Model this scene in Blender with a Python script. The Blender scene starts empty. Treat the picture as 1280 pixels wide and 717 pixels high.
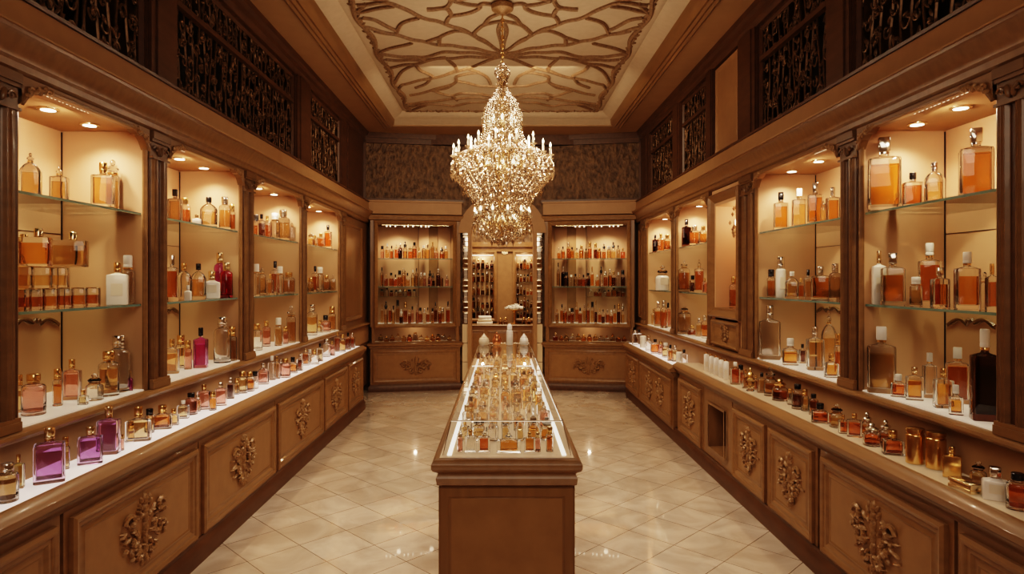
import bpy, bmesh, math, random
from mathutils import Vector, Matrix
R = random.Random(7)
PI = math.pi
sc = bpy.context.scene
C = bpy.context.collection
F = 800.0            # focal length in pixels of a 1280 px wide frame
VX, VY = 628.0, 350.0
EYE = 1.55

# ------------------------------------------------------------------ materials
MATS = {}
def nodes(name):
    m = bpy.data.materials.new(name); m.use_nodes = True
    nt = m.node_tree; nt.nodes.clear()
    out = nt.nodes.new('ShaderNodeOutputMaterial')
    MATS[name] = m
    return m, nt, out
def pbr(name, col, rough=.5, metal=0., trans=0., ior=1.45, emit=None, estr=0., spec=.5, coat=0.):
    m, nt, out = nodes(name)
    b = nt.nodes.new('ShaderNodeBsdfPrincipled')
    b.inputs['Base Color'].default_value = (*col, 1)
    b.inputs['Roughness'].default_value = rough
    b.inputs['Metallic'].default_value = metal
    b.inputs['Transmission Weight'].default_value = trans
    b.inputs['IOR'].default_value = ior
    b.inputs['Specular IOR Level'].default_value = spec
    b.inputs['Coat Weight'].default_value = coat
    if emit:
        b.inputs['Emission Color'].default_value = (*emit, 1)
        b.inputs['Emission Strength'].default_value = estr
    nt.links.new(b.outputs[0], out.inputs[0])
    return m, nt, b
def noisy(name, c1, c2, rough=.45, metal=0., scale=(6, 6, 6), nscale=5., bump=.05, detail=6, coat=0., bdist=.004):
    m, nt, b = pbr(name, c1, rough, metal, coat=coat)
    tc = nt.nodes.new('ShaderNodeTexCoord'); mp = nt.nodes.new('ShaderNodeMapping')
    mp.inputs['Scale'].default_value = scale
    nz = nt.nodes.new('ShaderNodeTexNoise'); nz.inputs['Scale'].default_value = nscale; nz.inputs['Detail'].default_value = detail
    rp = nt.nodes.new('ShaderNodeValToRGB')
    rp.color_ramp.elements[0].position = .3; rp.color_ramp.elements[1].position = .72
    rp.color_ramp.elements[0].color = (*c1, 1); rp.color_ramp.elements[1].color = (*c2, 1)
    bp = nt.nodes.new('ShaderNodeBump'); bp.inputs['Strength'].default_value = bump; bp.inputs['Distance'].default_value = bdist
    L = nt.links.new
    L(tc.outputs['Object'], mp.inputs[0]); L(mp.outputs[0], nz.inputs['Vector']); L(nz.outputs[0], rp.inputs[0])
    L(rp.outputs[0], b.inputs['Base Color']); L(nz.outputs[0], bp.inputs['Height']); L(bp.outputs[0], b.inputs['Normal'])
    return m, nt, b

WOOD1, WOOD2 = (.205, .108, .045), (.27, .145, .062)
noisy('wood', WOOD1, WOOD2, .34, scale=(8, 1.2, 8), nscale=3, bump=.08, coat=.15)
noisy('wood_vertical', (.19, .098, .041), (.25, .132, .056), .34, scale=(9, 9, 1.2), nscale=3, bump=.08, coat=.15)
noisy('wood_panel', (.25, .133, .056), (.30, .162, .07), .45, scale=(3, 3, 3), nscale=4, bump=.03)
noisy('wood_mid', (.135, .07, .029), (.19, .10, .042), .36, scale=(8, 1.5, 8), nscale=3, bump=.08, coat=.15)
noisy('wood_dark', (.07, .030, .012), (.11, .048, .020), .4, scale=(8, 2, 8), nscale=3, bump=.08)
noisy('wood_black', (.018, .010, .006), (.03, .016, .009), .5, nscale=3)
noisy('carved_gold', (.22, .118, .05), (.40, .235, .11), .38, .2, scale=(30, 30, 30), nscale=3, bump=.5)
noisy('frieze', (.33, .185, .09), (.37, .21, .102), .55, nscale=2, bump=.02)
noisy('bay_lining', (.59, .355, .20), (.62, .375, .215), .6, scale=(2, 2, 2), nscale=2, bump=.01)
noisy('bay_top', (.36, .20, .095), (.40, .225, .11), .5, nscale=2, bump=.02)
noisy('ceiling_plain', (.33, .195, .098), (.365, .215, .11), .7, nscale=1.5, bump=.02)
noisy('plaster', (.50, .385, .275), (.55, .425, .305), .65, nscale=3, bump=.05)
noisy('plaster_rib', (.17, .095, .048), (.31, .185, .098), .6, scale=(9, 9, 9), nscale=5, bump=.5, bdist=.01)
noisy('iron', (.085, .045, .02), (.17, .092, .042), .42, .5, nscale=9, bump=.1)
noisy('grille_back', (.006, .004, .003), (.012, .007, .004), .7, nscale=3)
noisy('dark_relief', (.06, .031, .015), (.20, .115, .056), .5, .1, scale=(5, 5, 3), nscale=4.5, bump=1., detail=9, bdist=.03)
noisy('fabric_white', (.85, .80, .72), (.92, .87, .8), .8, nscale=20, bump=.2)

def glass_pane(name, tint, gl=(1, 1, 1), ior=1.5, rough=0.0):
    m, nt, out = nodes(name)
    t = nt.nodes.new('ShaderNodeBsdfTransparent'); t.inputs[0].default_value = (*tint, 1)
    g = nt.nodes.new('ShaderNodeBsdfGlossy'); g.inputs['Color'].default_value = (*gl, 1); g.inputs['Roughness'].default_value = rough
    fr = nt.nodes.new('ShaderNodeFresnel'); fr.inputs['IOR'].default_value = ior
    mx = nt.nodes.new('ShaderNodeMixShader')
    L = nt.links.new
    L(fr.outputs[0], mx.inputs[0]); L(t.outputs[0], mx.inputs[1]); L(g.outputs[0], mx.inputs[2]); L(mx.outputs[0], out.inputs[0])
    return m
glass_pane('pane', (.975, .985, .975))
glass_pane('shelf_glass', (.90, .94, .92))
pbr('shelf_edge', (.22, .40, .38), .05, 0, .5, coat=.5)
# bottle glass and liquids
GL = {'c': (.99, .965, .93), 'p': (.97, .79, .74), 'k': (.72, .66, .60), 'v': (.86, .66, .86), 'm': (.93, .42, .82), 'r': (.98, .28, .38), 'n': (.86, .82, .58), 'd': (.22, .10, .06)}
for k, v in GL.items():
    pbr('glass_' + k, v, .015, 0, 1., 1.45)
LQ = {'a': (.92, .44, .11), 'h': (.98, .74, .40), 'b': (.72, .28, .08), 'd': (.22, .07, .035), 'e': (.86, .26, .07), 'p': (.97, .72, .66), 'v': (.82, .58, .82), 'm': (.93, .44, .82), 'r': (.98, .34, .42), 'j': (.95, .60, .28)}
for k, v in LQ.items():
    pbr('liquid_' + k, v, .03, 0, .9, 1.12)
pbr('milk_white', (.86, .80, .72), .25, coat=.5)
pbr('milk_cream', (.80, .66, .48), .25, coat=.5)
pbr('gold', (.86, .58, .26), .2, 1.)
pbr('pale_gold', (.90, .72, .46), .18, 1.)
pbr('silver', (.82, .78, .72), .14, 1.)
pbr('black_cap', (.012, .010, .010), .2, coat=.5)
pbr('white_cap', (.88, .84, .78), .3)
pbr('copper', (.62, .28, .14), .25, 1.)
pbr('paper_label', (.80, .70, .55), .6)
pbr('cream_tile', (.72, .56, .38), .35)
pbr('mirror', (.86, .80, .72), .03, 1.)
def emitter(name, col, s):
    m, nt, out = nodes(name)
    e = nt.nodes.new('ShaderNodeEmission'); e.inputs[0].default_value = (*col, 1); e.inputs[1].default_value = s
    nt.links.new(e.outputs[0], out.inputs[0])
    return m
WARM = (1., .75, .51)
emitter('led', (1, .84, .62), 3.)
emitter('led_soft', (1, .86, .70), 2.2)
emitter('lamp_disc', (1, .86, .66), 7.)
emitter('bulb', (1, .80, .52), 8.)
emitter('glow_bulb', (1, .80, .52), 5.)
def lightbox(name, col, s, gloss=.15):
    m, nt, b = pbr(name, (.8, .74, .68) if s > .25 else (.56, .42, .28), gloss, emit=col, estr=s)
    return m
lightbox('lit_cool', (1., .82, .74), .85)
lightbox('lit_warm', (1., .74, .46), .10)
lightbox('lit_bay', (1., .80, .60), .30)
lightbox('lit_case', (1., .64, .38), .24)
# crystal
m, nt, out = nodes('crystal')
g = nt.nodes.new('ShaderNodeBsdfGlossy'); g.inputs['Roughness'].default_value = .06; g.inputs['Color'].default_value = (.82, .69, .56, 1)
t = nt.nodes.new('ShaderNodeBsdfTransparent'); t.inputs[0].default_value = (.98, .93, .86, 1)
d = nt.nodes.new('ShaderNodeBsdfTranslucent'); d.inputs[0].default_value = (.80, .63, .45, 1)
m1 = nt.nodes.new('ShaderNodeMixShader'); m2 = nt.nodes.new('ShaderNodeMixShader'); m1.inputs[0].default_value = .30; m2.inputs[0].default_value = .5
nt.links.new(t.outputs[0], m1.inputs[1]); nt.links.new(d.outputs[0], m1.inputs[2]); nt.links.new(m1.outputs[0], m2.inputs[1]); nt.links.new(g.outputs[0], m2.inputs[2]); nt.links.new(m2.outputs[0], out.inputs[0])
# floor: diamond tiles of pale polished stone
m, nt, b = pbr('floor_tile', (.5, .4, .3), .1, coat=.0)
L = nt.links.new
tc = nt.nodes.new('ShaderNodeTexCoord'); mp = nt.nodes.new('ShaderNodeMapping')
mp.inputs['Rotation'].default_value = (0, 0, PI / 4); mp.inputs['Location'].default_value = (.08, .05, 0)
L(tc.outputs['Object'], mp.inputs[0])
bk = nt.nodes.new('ShaderNodeTexBrick'); bk.offset = 0.; bk.squash = 1.
bk.inputs['Scale'].default_value = 1.; bk.inputs['Brick Width'].default_value = .31; bk.inputs['Row Height'].default_value = .31
bk.inputs['Mortar Size'].default_value = .0028; bk.inputs['Mortar Smooth'].default_value = .3; bk.inputs['Bias'].default_value = -.1
bk.inputs['Color1'].default_value = (.78, .665, .54, 1); bk.inputs['Color2'].default_value = (.66, .55, .43, 1); bk.inputs['Mortar'].default_value = (.26, .18, .115, 1)
L(mp.outputs[0], bk.inputs['Vector'])
nz = nt.nodes.new('ShaderNodeTexNoise'); nz.inputs['Scale'].default_value = 3.2; nz.inputs['Detail'].default_value = 9; nz.inputs['Distortion'].default_value = 1.4
L(tc.outputs['Object'], nz.inputs['Vector'])
rp = nt.nodes.new('ShaderNodeValToRGB'); rp.color_ramp.elements[0].position = .35; rp.color_ramp.elements[1].position = .65
rp.color_ramp.elements[0].color = (.78, .74, .70, 1); rp.color_ramp.elements[1].color = (1.08, 1.05, 1.02, 1)
L(nz.outputs[0], rp.inputs[0])
mu = nt.nodes.new('ShaderNodeMix'); mu.data_type = 'RGBA'; mu.blend_type = 'MULTIPLY'; mu.inputs[0].default_value = 1.
L(bk.outputs['Color'], mu.inputs[6]); L(rp.outputs[0], mu.inputs[7]); L(mu.outputs[2], b.inputs['Base Color'])
bp = nt.nodes.new('ShaderNodeBump'); bp.inputs['Strength'].default_value = .25; bp.inputs['Distance'].default_value = .002; bp.invert = True
L(bk.outputs['Fac'], bp.inputs['Height'])
nz2 = nt.nodes.new('ShaderNodeTexNoise'); nz2.inputs['Scale'].default_value = 7.; L(tc.outputs['Object'], nz2.inputs['Vector'])
bp2 = nt.nodes.new('ShaderNodeBump'); bp2.inputs['Strength'].default_value = .05; bp2.inputs['Distance'].default_value = .01
L(nz2.outputs[0], bp2.inputs['Height']); L(bp.outputs[0], bp2.inputs['Normal']); L(bp2.outputs[0], b.inputs['Normal'])
b.inputs['Roughness'].default_value = .16; b.inputs['Specular IOR Level'].default_value = .6
b.inputs['Coat Weight'].default_value = 1.; b.inputs['Coat IOR'].default_value = 2.7; b.inputs['Coat Roughness'].default_value = .035

# ------------------------------------------------------------------ mesh builder
class MB:
    def __init__(self, f=None):
        self.v = []; self.f = []; self.m = []; self.map = f
    def add(self, vs, fs, m=0):
        b = len(self.v)
        self.v += [self.map(*p) for p in vs] if self.map else [tuple(p) for p in vs]
        self.f += [tuple(i + b for i in q) for q in fs]; self.m += [m] * len(fs)
    def box(self, x0, x1, y0, y1, z0, z1, m=0):
        self.add([(x0, y0, z0), (x1, y0, z0), (x1, y1, z0), (x0, y1, z0), (x0, y0, z1), (x1, y0, z1), (x1, y1, z1), (x0, y1, z1)],
                 [(0, 3, 2, 1), (4, 5, 6, 7), (0, 1, 5, 4), (1, 2, 6, 5), (2, 3, 7, 6), (3, 0, 4, 7)], m)
    def loft(self, rings, m=0, caps=True, close=True):
        n = len(rings[0]); vs = [p for r in rings for p in r]; fs = []
        for i in range(len(rings) - 1):
            for j in range(n if close else n - 1):
                k = (j + 1) % n
                fs.append((i * n + j, i * n + k, (i + 1) * n + k, (i + 1) * n + j))
        if caps and close:
            fs.append(tuple(range(n - 1, -1, -1))); fs.append(tuple((len(rings) - 1) * n + j for j in range(n)))
        self.add(vs, fs, m)
    def lathe(self, prof, cx=0, cy=0, n=16, m=0):
        self.loft([[(cx + r * math.cos(2 * PI * j / n), cy + r * math.sin(2 * PI * j / n), z) for j in range(n)] for r, z in prof], m)
    def tube(self, pts, r, n=6, m=0):
        pts = [Vector(p) for p in pts]; rings = []
        for i, p in enumerate(pts):
            t = (pts[min(i + 1, len(pts) - 1)] - pts[max(i - 1, 0)])
            if t.length < 1e-9: t = Vector((0, 0, 1))
            t.normalize()
            a = t.cross(Vector((.31, .17, .93)))
            if a.length < .1: a = t.cross(Vector((1, 0, 0)))
            a.normalize(); b = t.cross(a)
            rr = r[i] if isinstance(r, (list, tuple)) else r
            rings.append([tuple(p + a * rr * math.cos(2 * PI * k / n) + b * rr * math.sin(2 * PI * k / n)) for k in range(n)])
        self.loft(rings, m)
    def prism_y(self, prof, y0, y1, m=0):       # profile of (x, z), run along y
        self.loft([[(x, y0, z) for x, z in prof], [(x, y1, z) for x, z in prof]], m)
    def blob(self, c, ax, up, a, b, h, m=0, n=8):   # flattened leaf dome: centre, long axis, face normal
        c = Vector(c); ax = Vector(ax).normalized(); up = Vector(up); sd = up.cross(ax)
        rings = []
        for i, (s, t) in enumerate(((1, 0), (.82, .6), (.45, .92), (.08, 1))):
            rings.append([tuple(c + ax * a * s * math.cos(2 * PI * k / n) * (1 if math.cos(2 * PI * k / n) < 0 else 1.25) + sd * b * s * math.sin(2 * PI * k / n) + up * h * t) for k in range(n)])
        self.loft(rings, m)
    def rings(self, u0, u1, v0, v1, steps, m=0, w0=0, mc=None):   # stepped panel in (w,u,v) = (x,y,z): steps (inset, height)
        rs = [[(w0 + h, u0 + i, v0 + i), (w0 + h, u1 - i, v0 + i), (w0 + h, u1 - i, v1 - i), (w0 + h, u0 + i, v1 - i)] for i, h in steps]
        self.loft(rs, m, caps=False)
        self.add(rs[-1], [(0, 1, 2, 3)], m if mc is None else mc)
    def build(self, name, mats, parent=None, smooth=True, angle=38, loc=None, rotz=0):
        me = bpy.data.meshes.new(name)
        me.from_pydata(self.v, [], self.f)
        if isinstance(mats, str): mats = [mats]
        for q in mats: me.materials.append(MATS[q])
        if any(self.m): me.polygons.foreach_set('material_index', self.m)
        bm = bmesh.new(); bm.from_mesh(me); bmesh.ops.recalc_face_normals(bm, faces=bm.faces); bm.to_mesh(me); bm.free()
        if smooth:
            me.polygons.foreach_set('use_smooth', [True] * len(me.polygons))
            me.set_sharp_from_angle(angle=math.radians(angle))
        me.update()
        o = bpy.data.objects.new(name, me); C.objects.link(o)
        if loc: o.location = loc
        if rotz: o.rotation_euler = (0, 0, rotz)
        if parent: o.parent = parent
        return o
def tag(o, label, cat, group=None):
    o['label'] = label; o['category'] = cat
    if group: o['group'] = group
    return o
def struct(o):
    o['kind'] = 'structure'; return o
def thing(name, label, cat, loc=(0, 0, 0), rotz=0, group=None):
    o = bpy.data.objects.new(name, None); C.objects.link(o); o.location = loc; o.rotation_euler = (0, 0, rotz); o.empty_display_size = .05
    return tag(o, label, cat, group)
def lamp(kind, name, loc, energy, col=WARM, size=.05, rot=(0, 0, 0), **kw):
    l = bpy.data.lights.new(name, kind); l.energy = energy; l.color = col
    if kind == 'AREA': l.size = size
    else: l.shadow_soft_size = size
    for k, v in kw.items(): setattr(l, k, v)
    o = bpy.data.objects.new(name, l); C.objects.link(o); o.location = loc; o.rotation_euler = rot
    return o

# ------------------------------------------------------------------ room shell
Y0, YB = -1.2, 9.0
XW = 1.88; XB = 2.33
mb = MB(); mb.box(-2.6, 2.6, Y0, 11.6, -.05, 0); struct(mb.build('floor', 'floor_tile'))
# ceiling with tray: soffit ring + stepped border + panel
mb = MB()
TX, TY0, TY1 = 1.53, -.6, 8.5
for x0, x1, y0, y1 in ((-2.6, -TX, Y0, 11.6), (TX, 2.6, Y0, 11.6), (-TX, TX, Y0, TY0), (-TX, TX, TY1, 11.6)):
    mb.box(x0, x1, y0, y1, 3.60, 3.84, 0)
struct(mb.build('ceiling', 'ceiling_plain'))
def ring_frame(mb, rects, m=0):     # rects: list of (x half, y0, y1, z)
    rs = [[(-x, a, z), (x, a, z), (x, b, z), (-x, b, z)] for x, a, b, z in rects]
    mb.loft(rs, m, caps=False)
mb = MB()
for q in (-1, 1):
    mb.map = lambda x, y, z: (q * x, y, z)
    mb.prism_y([(TX + .05, 3.601), (TX + .05, 3.575), (TX + .03, 3.56), (TX + .01, 3.57), (TX - .01, 3.562), (TX - .03, 3.575), (TX - .05, 3.57), (TX - .06, 3.585), (TX - .08, 3.60), (TX - .10, 3.625), (TX - .115, 3.655), (TX, 3.66)], TY0, TY1)
struct(mb.build('trim_1', 'wood'))
mb = MB()
ring_frame(mb, [(TX + d, TY0 - d, TY1 + d, z) for d, z in ((0.02, 3.598), (0, 3.61), (-.08, 3.64), (-.10, 3.655), (-.12, 3.66), (-.22, 3.715), (-.24, 3.74), (-.26, 3.73), (-.30, 3.735))])
struct(mb.build('trim_2', 'plaster'))
PX, PY0, PY1, PZ = TX - .29, TY0 + .29, TY1 - .2 + .0, 3.735
mb = MB(); mb.box(-PX - .02, PX + .02, PY0 - .02, PY1 + .02, PZ, PZ + .05); struct(mb.build('ceiling_panel', 'plaster'))
# flowing ribs: leaf-shaped cells radiating from the chandelier rose
mb = MB(); CX, CY = 0.0, 5.95
def seg_run(pts, r):
    run = []
    def flush():
        nonlocal run
        if len(run) > 2: mb.tube([(x, y, PZ - .002) for x, y in run], r, 6)
        run = []
    for x, y in pts:
        if abs(x) < PX and PY0 < y < PY1: run.append((x, y))
        else: flush()
    flush()
RIBS = """75,15 200,10 300,55 400,85 480,115 560,160 604,194;75,40 150,30 210,18;220,120 240,85 300,62;100,95 200,120 300,145 380,160 480,170 604,196;375,158 380,130 430,110 480,116;150,190 230,165 275,153;140,110 200,120;150,195 300,205 400,187 500,190 604,200;400,210 470,205 604,204;180,215 300,216 400,207;240,305 330,285 400,270 480,245 560,215 604,204;
290,235 310,255 350,274;185,245 240,235 290,230 340,215 400,208;400,208 430,235 440,258;270,345 350,325 430,300 440,275 500,262 545,275 562,305;440,290 500,305 560,312 604,312;350,328 420,345 470,335 560,345 604,352;265,375 400,360 500,352 604,356;250,388 350,375 420,382 500,370 604,364;280,398 330,380;262,415 350,410 400,400 450,435 490,412 540,400 604,420;
330,30 400,25 420,0;400,82 420,55 500,40 520,20 430,3;500,118 540,85 604,75;440,255 400,270;560,160 520,140 500,118;380,130 330,150;290,230 240,260 215,300;240,305 225,330 250,350;350,272 330,300 290,318;480,245 520,262;430,300 400,318 350,328;420,345 440,362;300,205 330,216;95,60 150,75 220,110;604,75 590,110 600,150 604,194;420,55 400,30 330,28;540,85 560,60 604,40;604,20 540,12 520,20;110,8 75,40"""
for pl in RIBS.replace('\n', '').split(';'):
    q = []
    for t in pl.split():
        a, b_ = map(float, t.split(',')); px_, py_ = 420 + a / 2.909, b_ / 2.909
        Yc = (PZ - EYE) * F / (VY - py_); q.append(((px_ - VX) * Yc / F, Yc))
    # smooth the traced rib
    P_ = [q[0]] + q + [q[-1]]; pts = []
    for a, b_, c, d in zip(P_, P_[1:], P_[2:], P_[3:]):
        for k in range(8):
            t = k / 8
            pts.append(tuple(.5 * (2 * b_[e] + (c[e] - a[e]) * t + (2 * a[e] - 5 * b_[e] + 4 * c[e] - d[e]) * t * t + (3 * b_[e] - a[e] - 3 * c[e] + d[e]) * t ** 3) for e in (0, 1)))
    pts.append(q[-1])
    for sx in (-1, 1):
        seg_run([(sx * x, y + .012 * math.sin(23 * x + 9 * y)) for x, y in pts], .021)
        seg_run([(sx * x, 2 * 4.995 - y) for x, y in pts], .021)
# leafy border along the panel edge
for s in (-1, 1):
    seg_run([(s * (PX - .05 + .03 * math.sin(i * .35)), PY0 + .02 + i * .05) for i in range(int((PY1 - PY0) / .05))], .022)
for i in range(60):
    x = -PX + (i + .5) * 2 * PX / 60
    mb.blob((x, PY1 - .05, PZ), (math.cos(i * 1.9), math.sin(i * 1.9), 0), (0, 0, -1), .035, .014, .02)
for s in (-1, 1):
    for i in range(150):
        mb.blob((s * (PX - .05), PY1 - .05 - i * .055, PZ), (math.cos(i * 1.9), math.sin(i * 1.9), 0), (0, 0, -1), .035, .013, .02)
struct(mb.build('trim_3', 'plaster_rib'))

def S(s): return lambda x, y, z: (s * x, y, z)
ORN = random.Random(5)
def ornament(mb, cy, cz, d, w=.13, h=.17, full=1.0):
    """carved leaf cartouche on the plane x=d facing the aisle (towards smaller x); tangent plane (y,z)."""
    up = (-1, 0, 0)
    def B(u, v, ang, a, b, t): mb.blob((d, cy + u * w, cz + v * h), (0, math.cos(ang) * 1.0, math.sin(ang)), up, a, b, t)
    k = (w + h) * .5
    for v, a in ((.86, .17), (.62, .15), (.36, .17), (.08, .2), (-.22, .17), (-.5, .15), (-.78, .16)):
        B(0, v, PI / 2 if v > 0 else -PI / 2, a * k, .075 * k, .12 * k)
    for s in (-1, 1):
        for u, v, an, a, b in ((.2, .72, 1.1, .14, .06), (.34, .5, .7, .17, .07), (.55, .34, .35, .2, .08), (.82, .26, .25, .16, .06), (.42, .14, .2, .17, .07),
                               (.68, .02, -.3, .18, .07), (.3, -.12, -.5, .16, .07), (.5, -.28, -.8, .17, .07), (.24, -.42, -1.0, .15, .06), (.3, -.62, -1.1, .13, .05), (.14, -.82, -1.3, .11, .045), (.16, .9, 1.4, .1, .045)):
            B(s * u, v, an if s > 0 else PI - an, a * k * .85, b * k * .8, .1 * k)
        for q in range(16):
            u = ORN.uniform(.05, .9); v = ORN.uniform(-.95, .95) * (1 - u * .75); an = ORN.uniform(-1.5, 1.5)
            B(s * u, v, an if s > 0 else PI - an, .085 * k, .032 * k, .13 * k)
        for u, v, r0, st in ((.62, .48, .22, 0), (.5, -.06, .2, 2), (.3, -.5, .17, 3)):
            pts = []
            for i in range(14):
                t = i / 13; a = st + t * 5.2; rr = r0 * (1 - t * .75)
                pts.append((d - .012 - .008 * t, cy + s * (u * w + rr * k * math.cos(a)), cz + v * h + rr * k * math.sin(a)))
            mb.tube(pts, .016 * k / .15 * .6, 5)
def carved_panel_steps(depth=.0):
    return [(0, 0), (0, -.012), (.012, -.016), (.02, -.012), (.035, -.004), (.05, .010), (.06, .014), (.072, .010)]

# counters and base cabinets ------------------------------------------------
DF = 1.68
SIDE = {-1: 'violet counter', 1: 'amber counter'}
ordn = ['first', 'second', 'third', 'fourth', 'fifth', 'sixth', 'seventh', 'eighth', 'ninth', 'tenth', 'eleventh', 'twelfth', 'thirteenth', 'fourteenth', 'fifteenth', 'sixteenth', 'seventeenth', 'eighteenth', 'nineteenth', 'twentieth',
        'twenty-first', 'twenty-second', 'twenty-third', 'twenty-fourth', 'twenty-fifth', 'twenty-sixth', 'twenty-seventh', 'twenty-eighth', 'twenty-ninth', 'thirtieth', 'thirty-first', 'thirty-second', 'thirty-third', 'thirty-fourth', 'thirty-fifth', 'thirty-sixth', 'thirty-seventh', 'thirty-eighth', 'thirty-ninth', 'fortieth', 'forty-first', 'forty-second', 'forty-third', 'forty-fourth']
CZ = .762
def base_unit(s, y0, y1, kind, label, ztop=.66, d=DF):
    root = thing('base_cabinet', label, 'cabinet', (s * d, (y0 + y1) / 2, .1), 0)
    ox, oy, oz = s * d, (y0 + y1) / 2, .1
    loc = (-ox, -oy, -oz)
    f = S(s)
    mp = lambda x, y, z: (s * x, y, z)
    m = MB(mp)
    if kind == 'niche':
        ym = y0 + .13; yn = y1 - .13
        m.box(d, d + .2, y0, ym, .1, ztop); m.box(d, d + .2, yn, y1, .1, ztop); m.box(d, d + .2, ym, yn, .1, .2); m.box(d, d + .2, ym, yn, ztop - .1, ztop)
        m.build('carcass', 'wood_vertical', root, loc=loc)
        m = MB(mp); m.box(d + .18, d + .2, ym, yn, .2, ztop - .1); m.build('recess_back', 'wood_black', root, loc=loc)
        m = MB(mp)
        for a, b in ((0, .016), (.02, .03)):
            m.loft([[(d - b + .012, ym - .03 + a, .17 + a), (d - b + .012, yn + .03 - a, .17 + a), (d - b + .012, yn + .03 - a, ztop - .07 - a), (d - b + .012, ym - .03 + a, ztop - .07 - a)],
                    [(d - b + .012, ym - .014 + a, .186 + a), (d - b + .012, yn + .014 - a, .186 + a), (d - b + .012, yn + .014 - a, ztop - .086 - a), (d - b + .012, ym - .014 + a, ztop - .086 - a)]], caps=False)
        m.build('recess_frame', 'wood', root, loc=loc)
        return root
    m.box(d, d + .2, y0, y1, .1, ztop)
    m.build('carcass', 'wood', root, loc=loc)
    doors = [(y0, y1)] if kind != 'double' else [(y0, (y0 + y1) / 2), ((y0 + y1) / 2, y1)]
    for a, b in doors:
        m = MB(lambda x, y, z: (s * (d - x), y, z))
        g = .03
        z0, z1 = .135, ztop - .03
        m.rings(a + g, b - g, z0, z1, [(0, 0), (0, .018), (.014, .026), (.028, .022), (.034, .014), (.05, .014), (.062, .004), (.07, .004), (.082, .010), (.09, .006)], mc=1)
        if kind == 'double':
            m.box(.004, .014, a + g + .1, b - g - .1, (z0 + z1) / 2 - .006, (z0 + z1) / 2 + .006)
        dr = m.build('door' if kind == 'double' else 'front_panel', ['wood', 'wood_panel'], root, loc=loc)
        cz = (z0 + z1) / 2
        for q in ((-.24, .24) if kind == 'twin' else (0,) if kind != 'plain' else ()):
            m = MB(S(s)); ornament(m, (a + b) / 2 + q, cz, d - .004, .17 if kind == 'twin' else min(.2, (b - a) * .24), .165)
            m.build('carved_ornament', 'carved_gold', root, loc=loc)
    return root
Lu = [(1.25, 2.43, 'plain'), (2.45, 3.53, 'one'), (3.54, 4.72, 'one'), (4.73, 5.97, 'one'), (5.98, 6.9, 'one'), (6.91, 7.66, 'one')]
for i, (a, b, k) in enumerate(Lu):
    base_unit(-1, a, b, k, f'brown panelled base cabinet under the violet counter, {ordn[i]} from its near end')
Ru = [(1.25, 2.36, 'plain'), (2.38, 3.38, 'one'), (3.41, 4.66, 'double'), (4.68, 5.34, 'niche'), (5.35, 6.08, 'one')]
desc = ['plain panelled base cabinet at the near end of the amber counter', 'base cabinet with single large carved panel under the amber counter', 'two-door base cabinet with two carved ornaments under the amber counter', 'base cabinet with dark open recess under the amber counter', 'narrow carved base cabinet beside the dark recess under the amber counter']
for (a, b, k), dsc in zip(Ru, desc): base_unit(1, a, b, k, dsc)
base_unit(1, 6.2, 7.68, 'twin', 'base cabinet with two carved ornaments under the lower white-bottle counter', .613, 1.655)
base_unit(1, 7.69, 8.52, 'one', 'small end base cabinet under the lower white-bottle counter by the back wall', .613, 1.655)

def counter(s, y0, y1, z, d, label, lit, apron=True):
    root = thing('counter_top', label, 'counter', (s * 1.8, (y0 + y1) / 2, z - .1))
    loc = (-s * 1.8, -(y0 + y1) / 2, -(z - .1))
    m = MB(S(s))
    prof = [(d + .2, z - .10), (d - .005, z - .10), (d - .012, z - .085), (d - .02, z - .08), (d - .028, z - .06), (d - .045, z - .05), (d - .052, z - .035), (d - .052, z - .022), (d - .044, z - .012), (d - .03, z - .006), (d - .012, z + .006), (d + .012, z + .006), (d + .024, z), (d + .2, z - .002)]
    m.prism_y([(d + .2, z - .055)] + [(x, zz + .0) for x, zz in prof[5:]], y0, y1); m.build('moulded_edge', 'wood', root, loc=loc)
    m = MB(S(s)); m.prism_y(prof[:5] + [(d - .024, z - .0555), (d + .2, z - .0555)], y0, y1); m.build('lower_moulding', 'wood_mid', root, loc=loc)
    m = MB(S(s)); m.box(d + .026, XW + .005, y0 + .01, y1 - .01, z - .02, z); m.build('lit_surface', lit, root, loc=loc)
    return root
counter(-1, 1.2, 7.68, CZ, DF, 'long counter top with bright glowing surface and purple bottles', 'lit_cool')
counter(1, 1.2, 6.12, CZ, DF, 'long cream counter top with brown moulded edge and amber bottles', 'lit_warm')
counter(1, 6.14, 8.55, .715, 1.655, 'lower counter top carrying small white and clear bottles by the back wall', 'lit_cool')
for s, y1, nm in ((-1, 7.7, 'left'), (1, 8.55, 'right')):
    m = MB(S(s)); m.box(DF - .012, DF + .3, Y0, y1, .03, .13); m.prism_y([(DF - .03, .0), (DF - .03, .08), (DF - .022, .1), (DF - .01, .115), (DF, .13), (DF + .02, .13), (DF + .02, 0)], Y0, y1)
    struct(m.build('baseboard_' + nm, 'wood_dark'))

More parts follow.
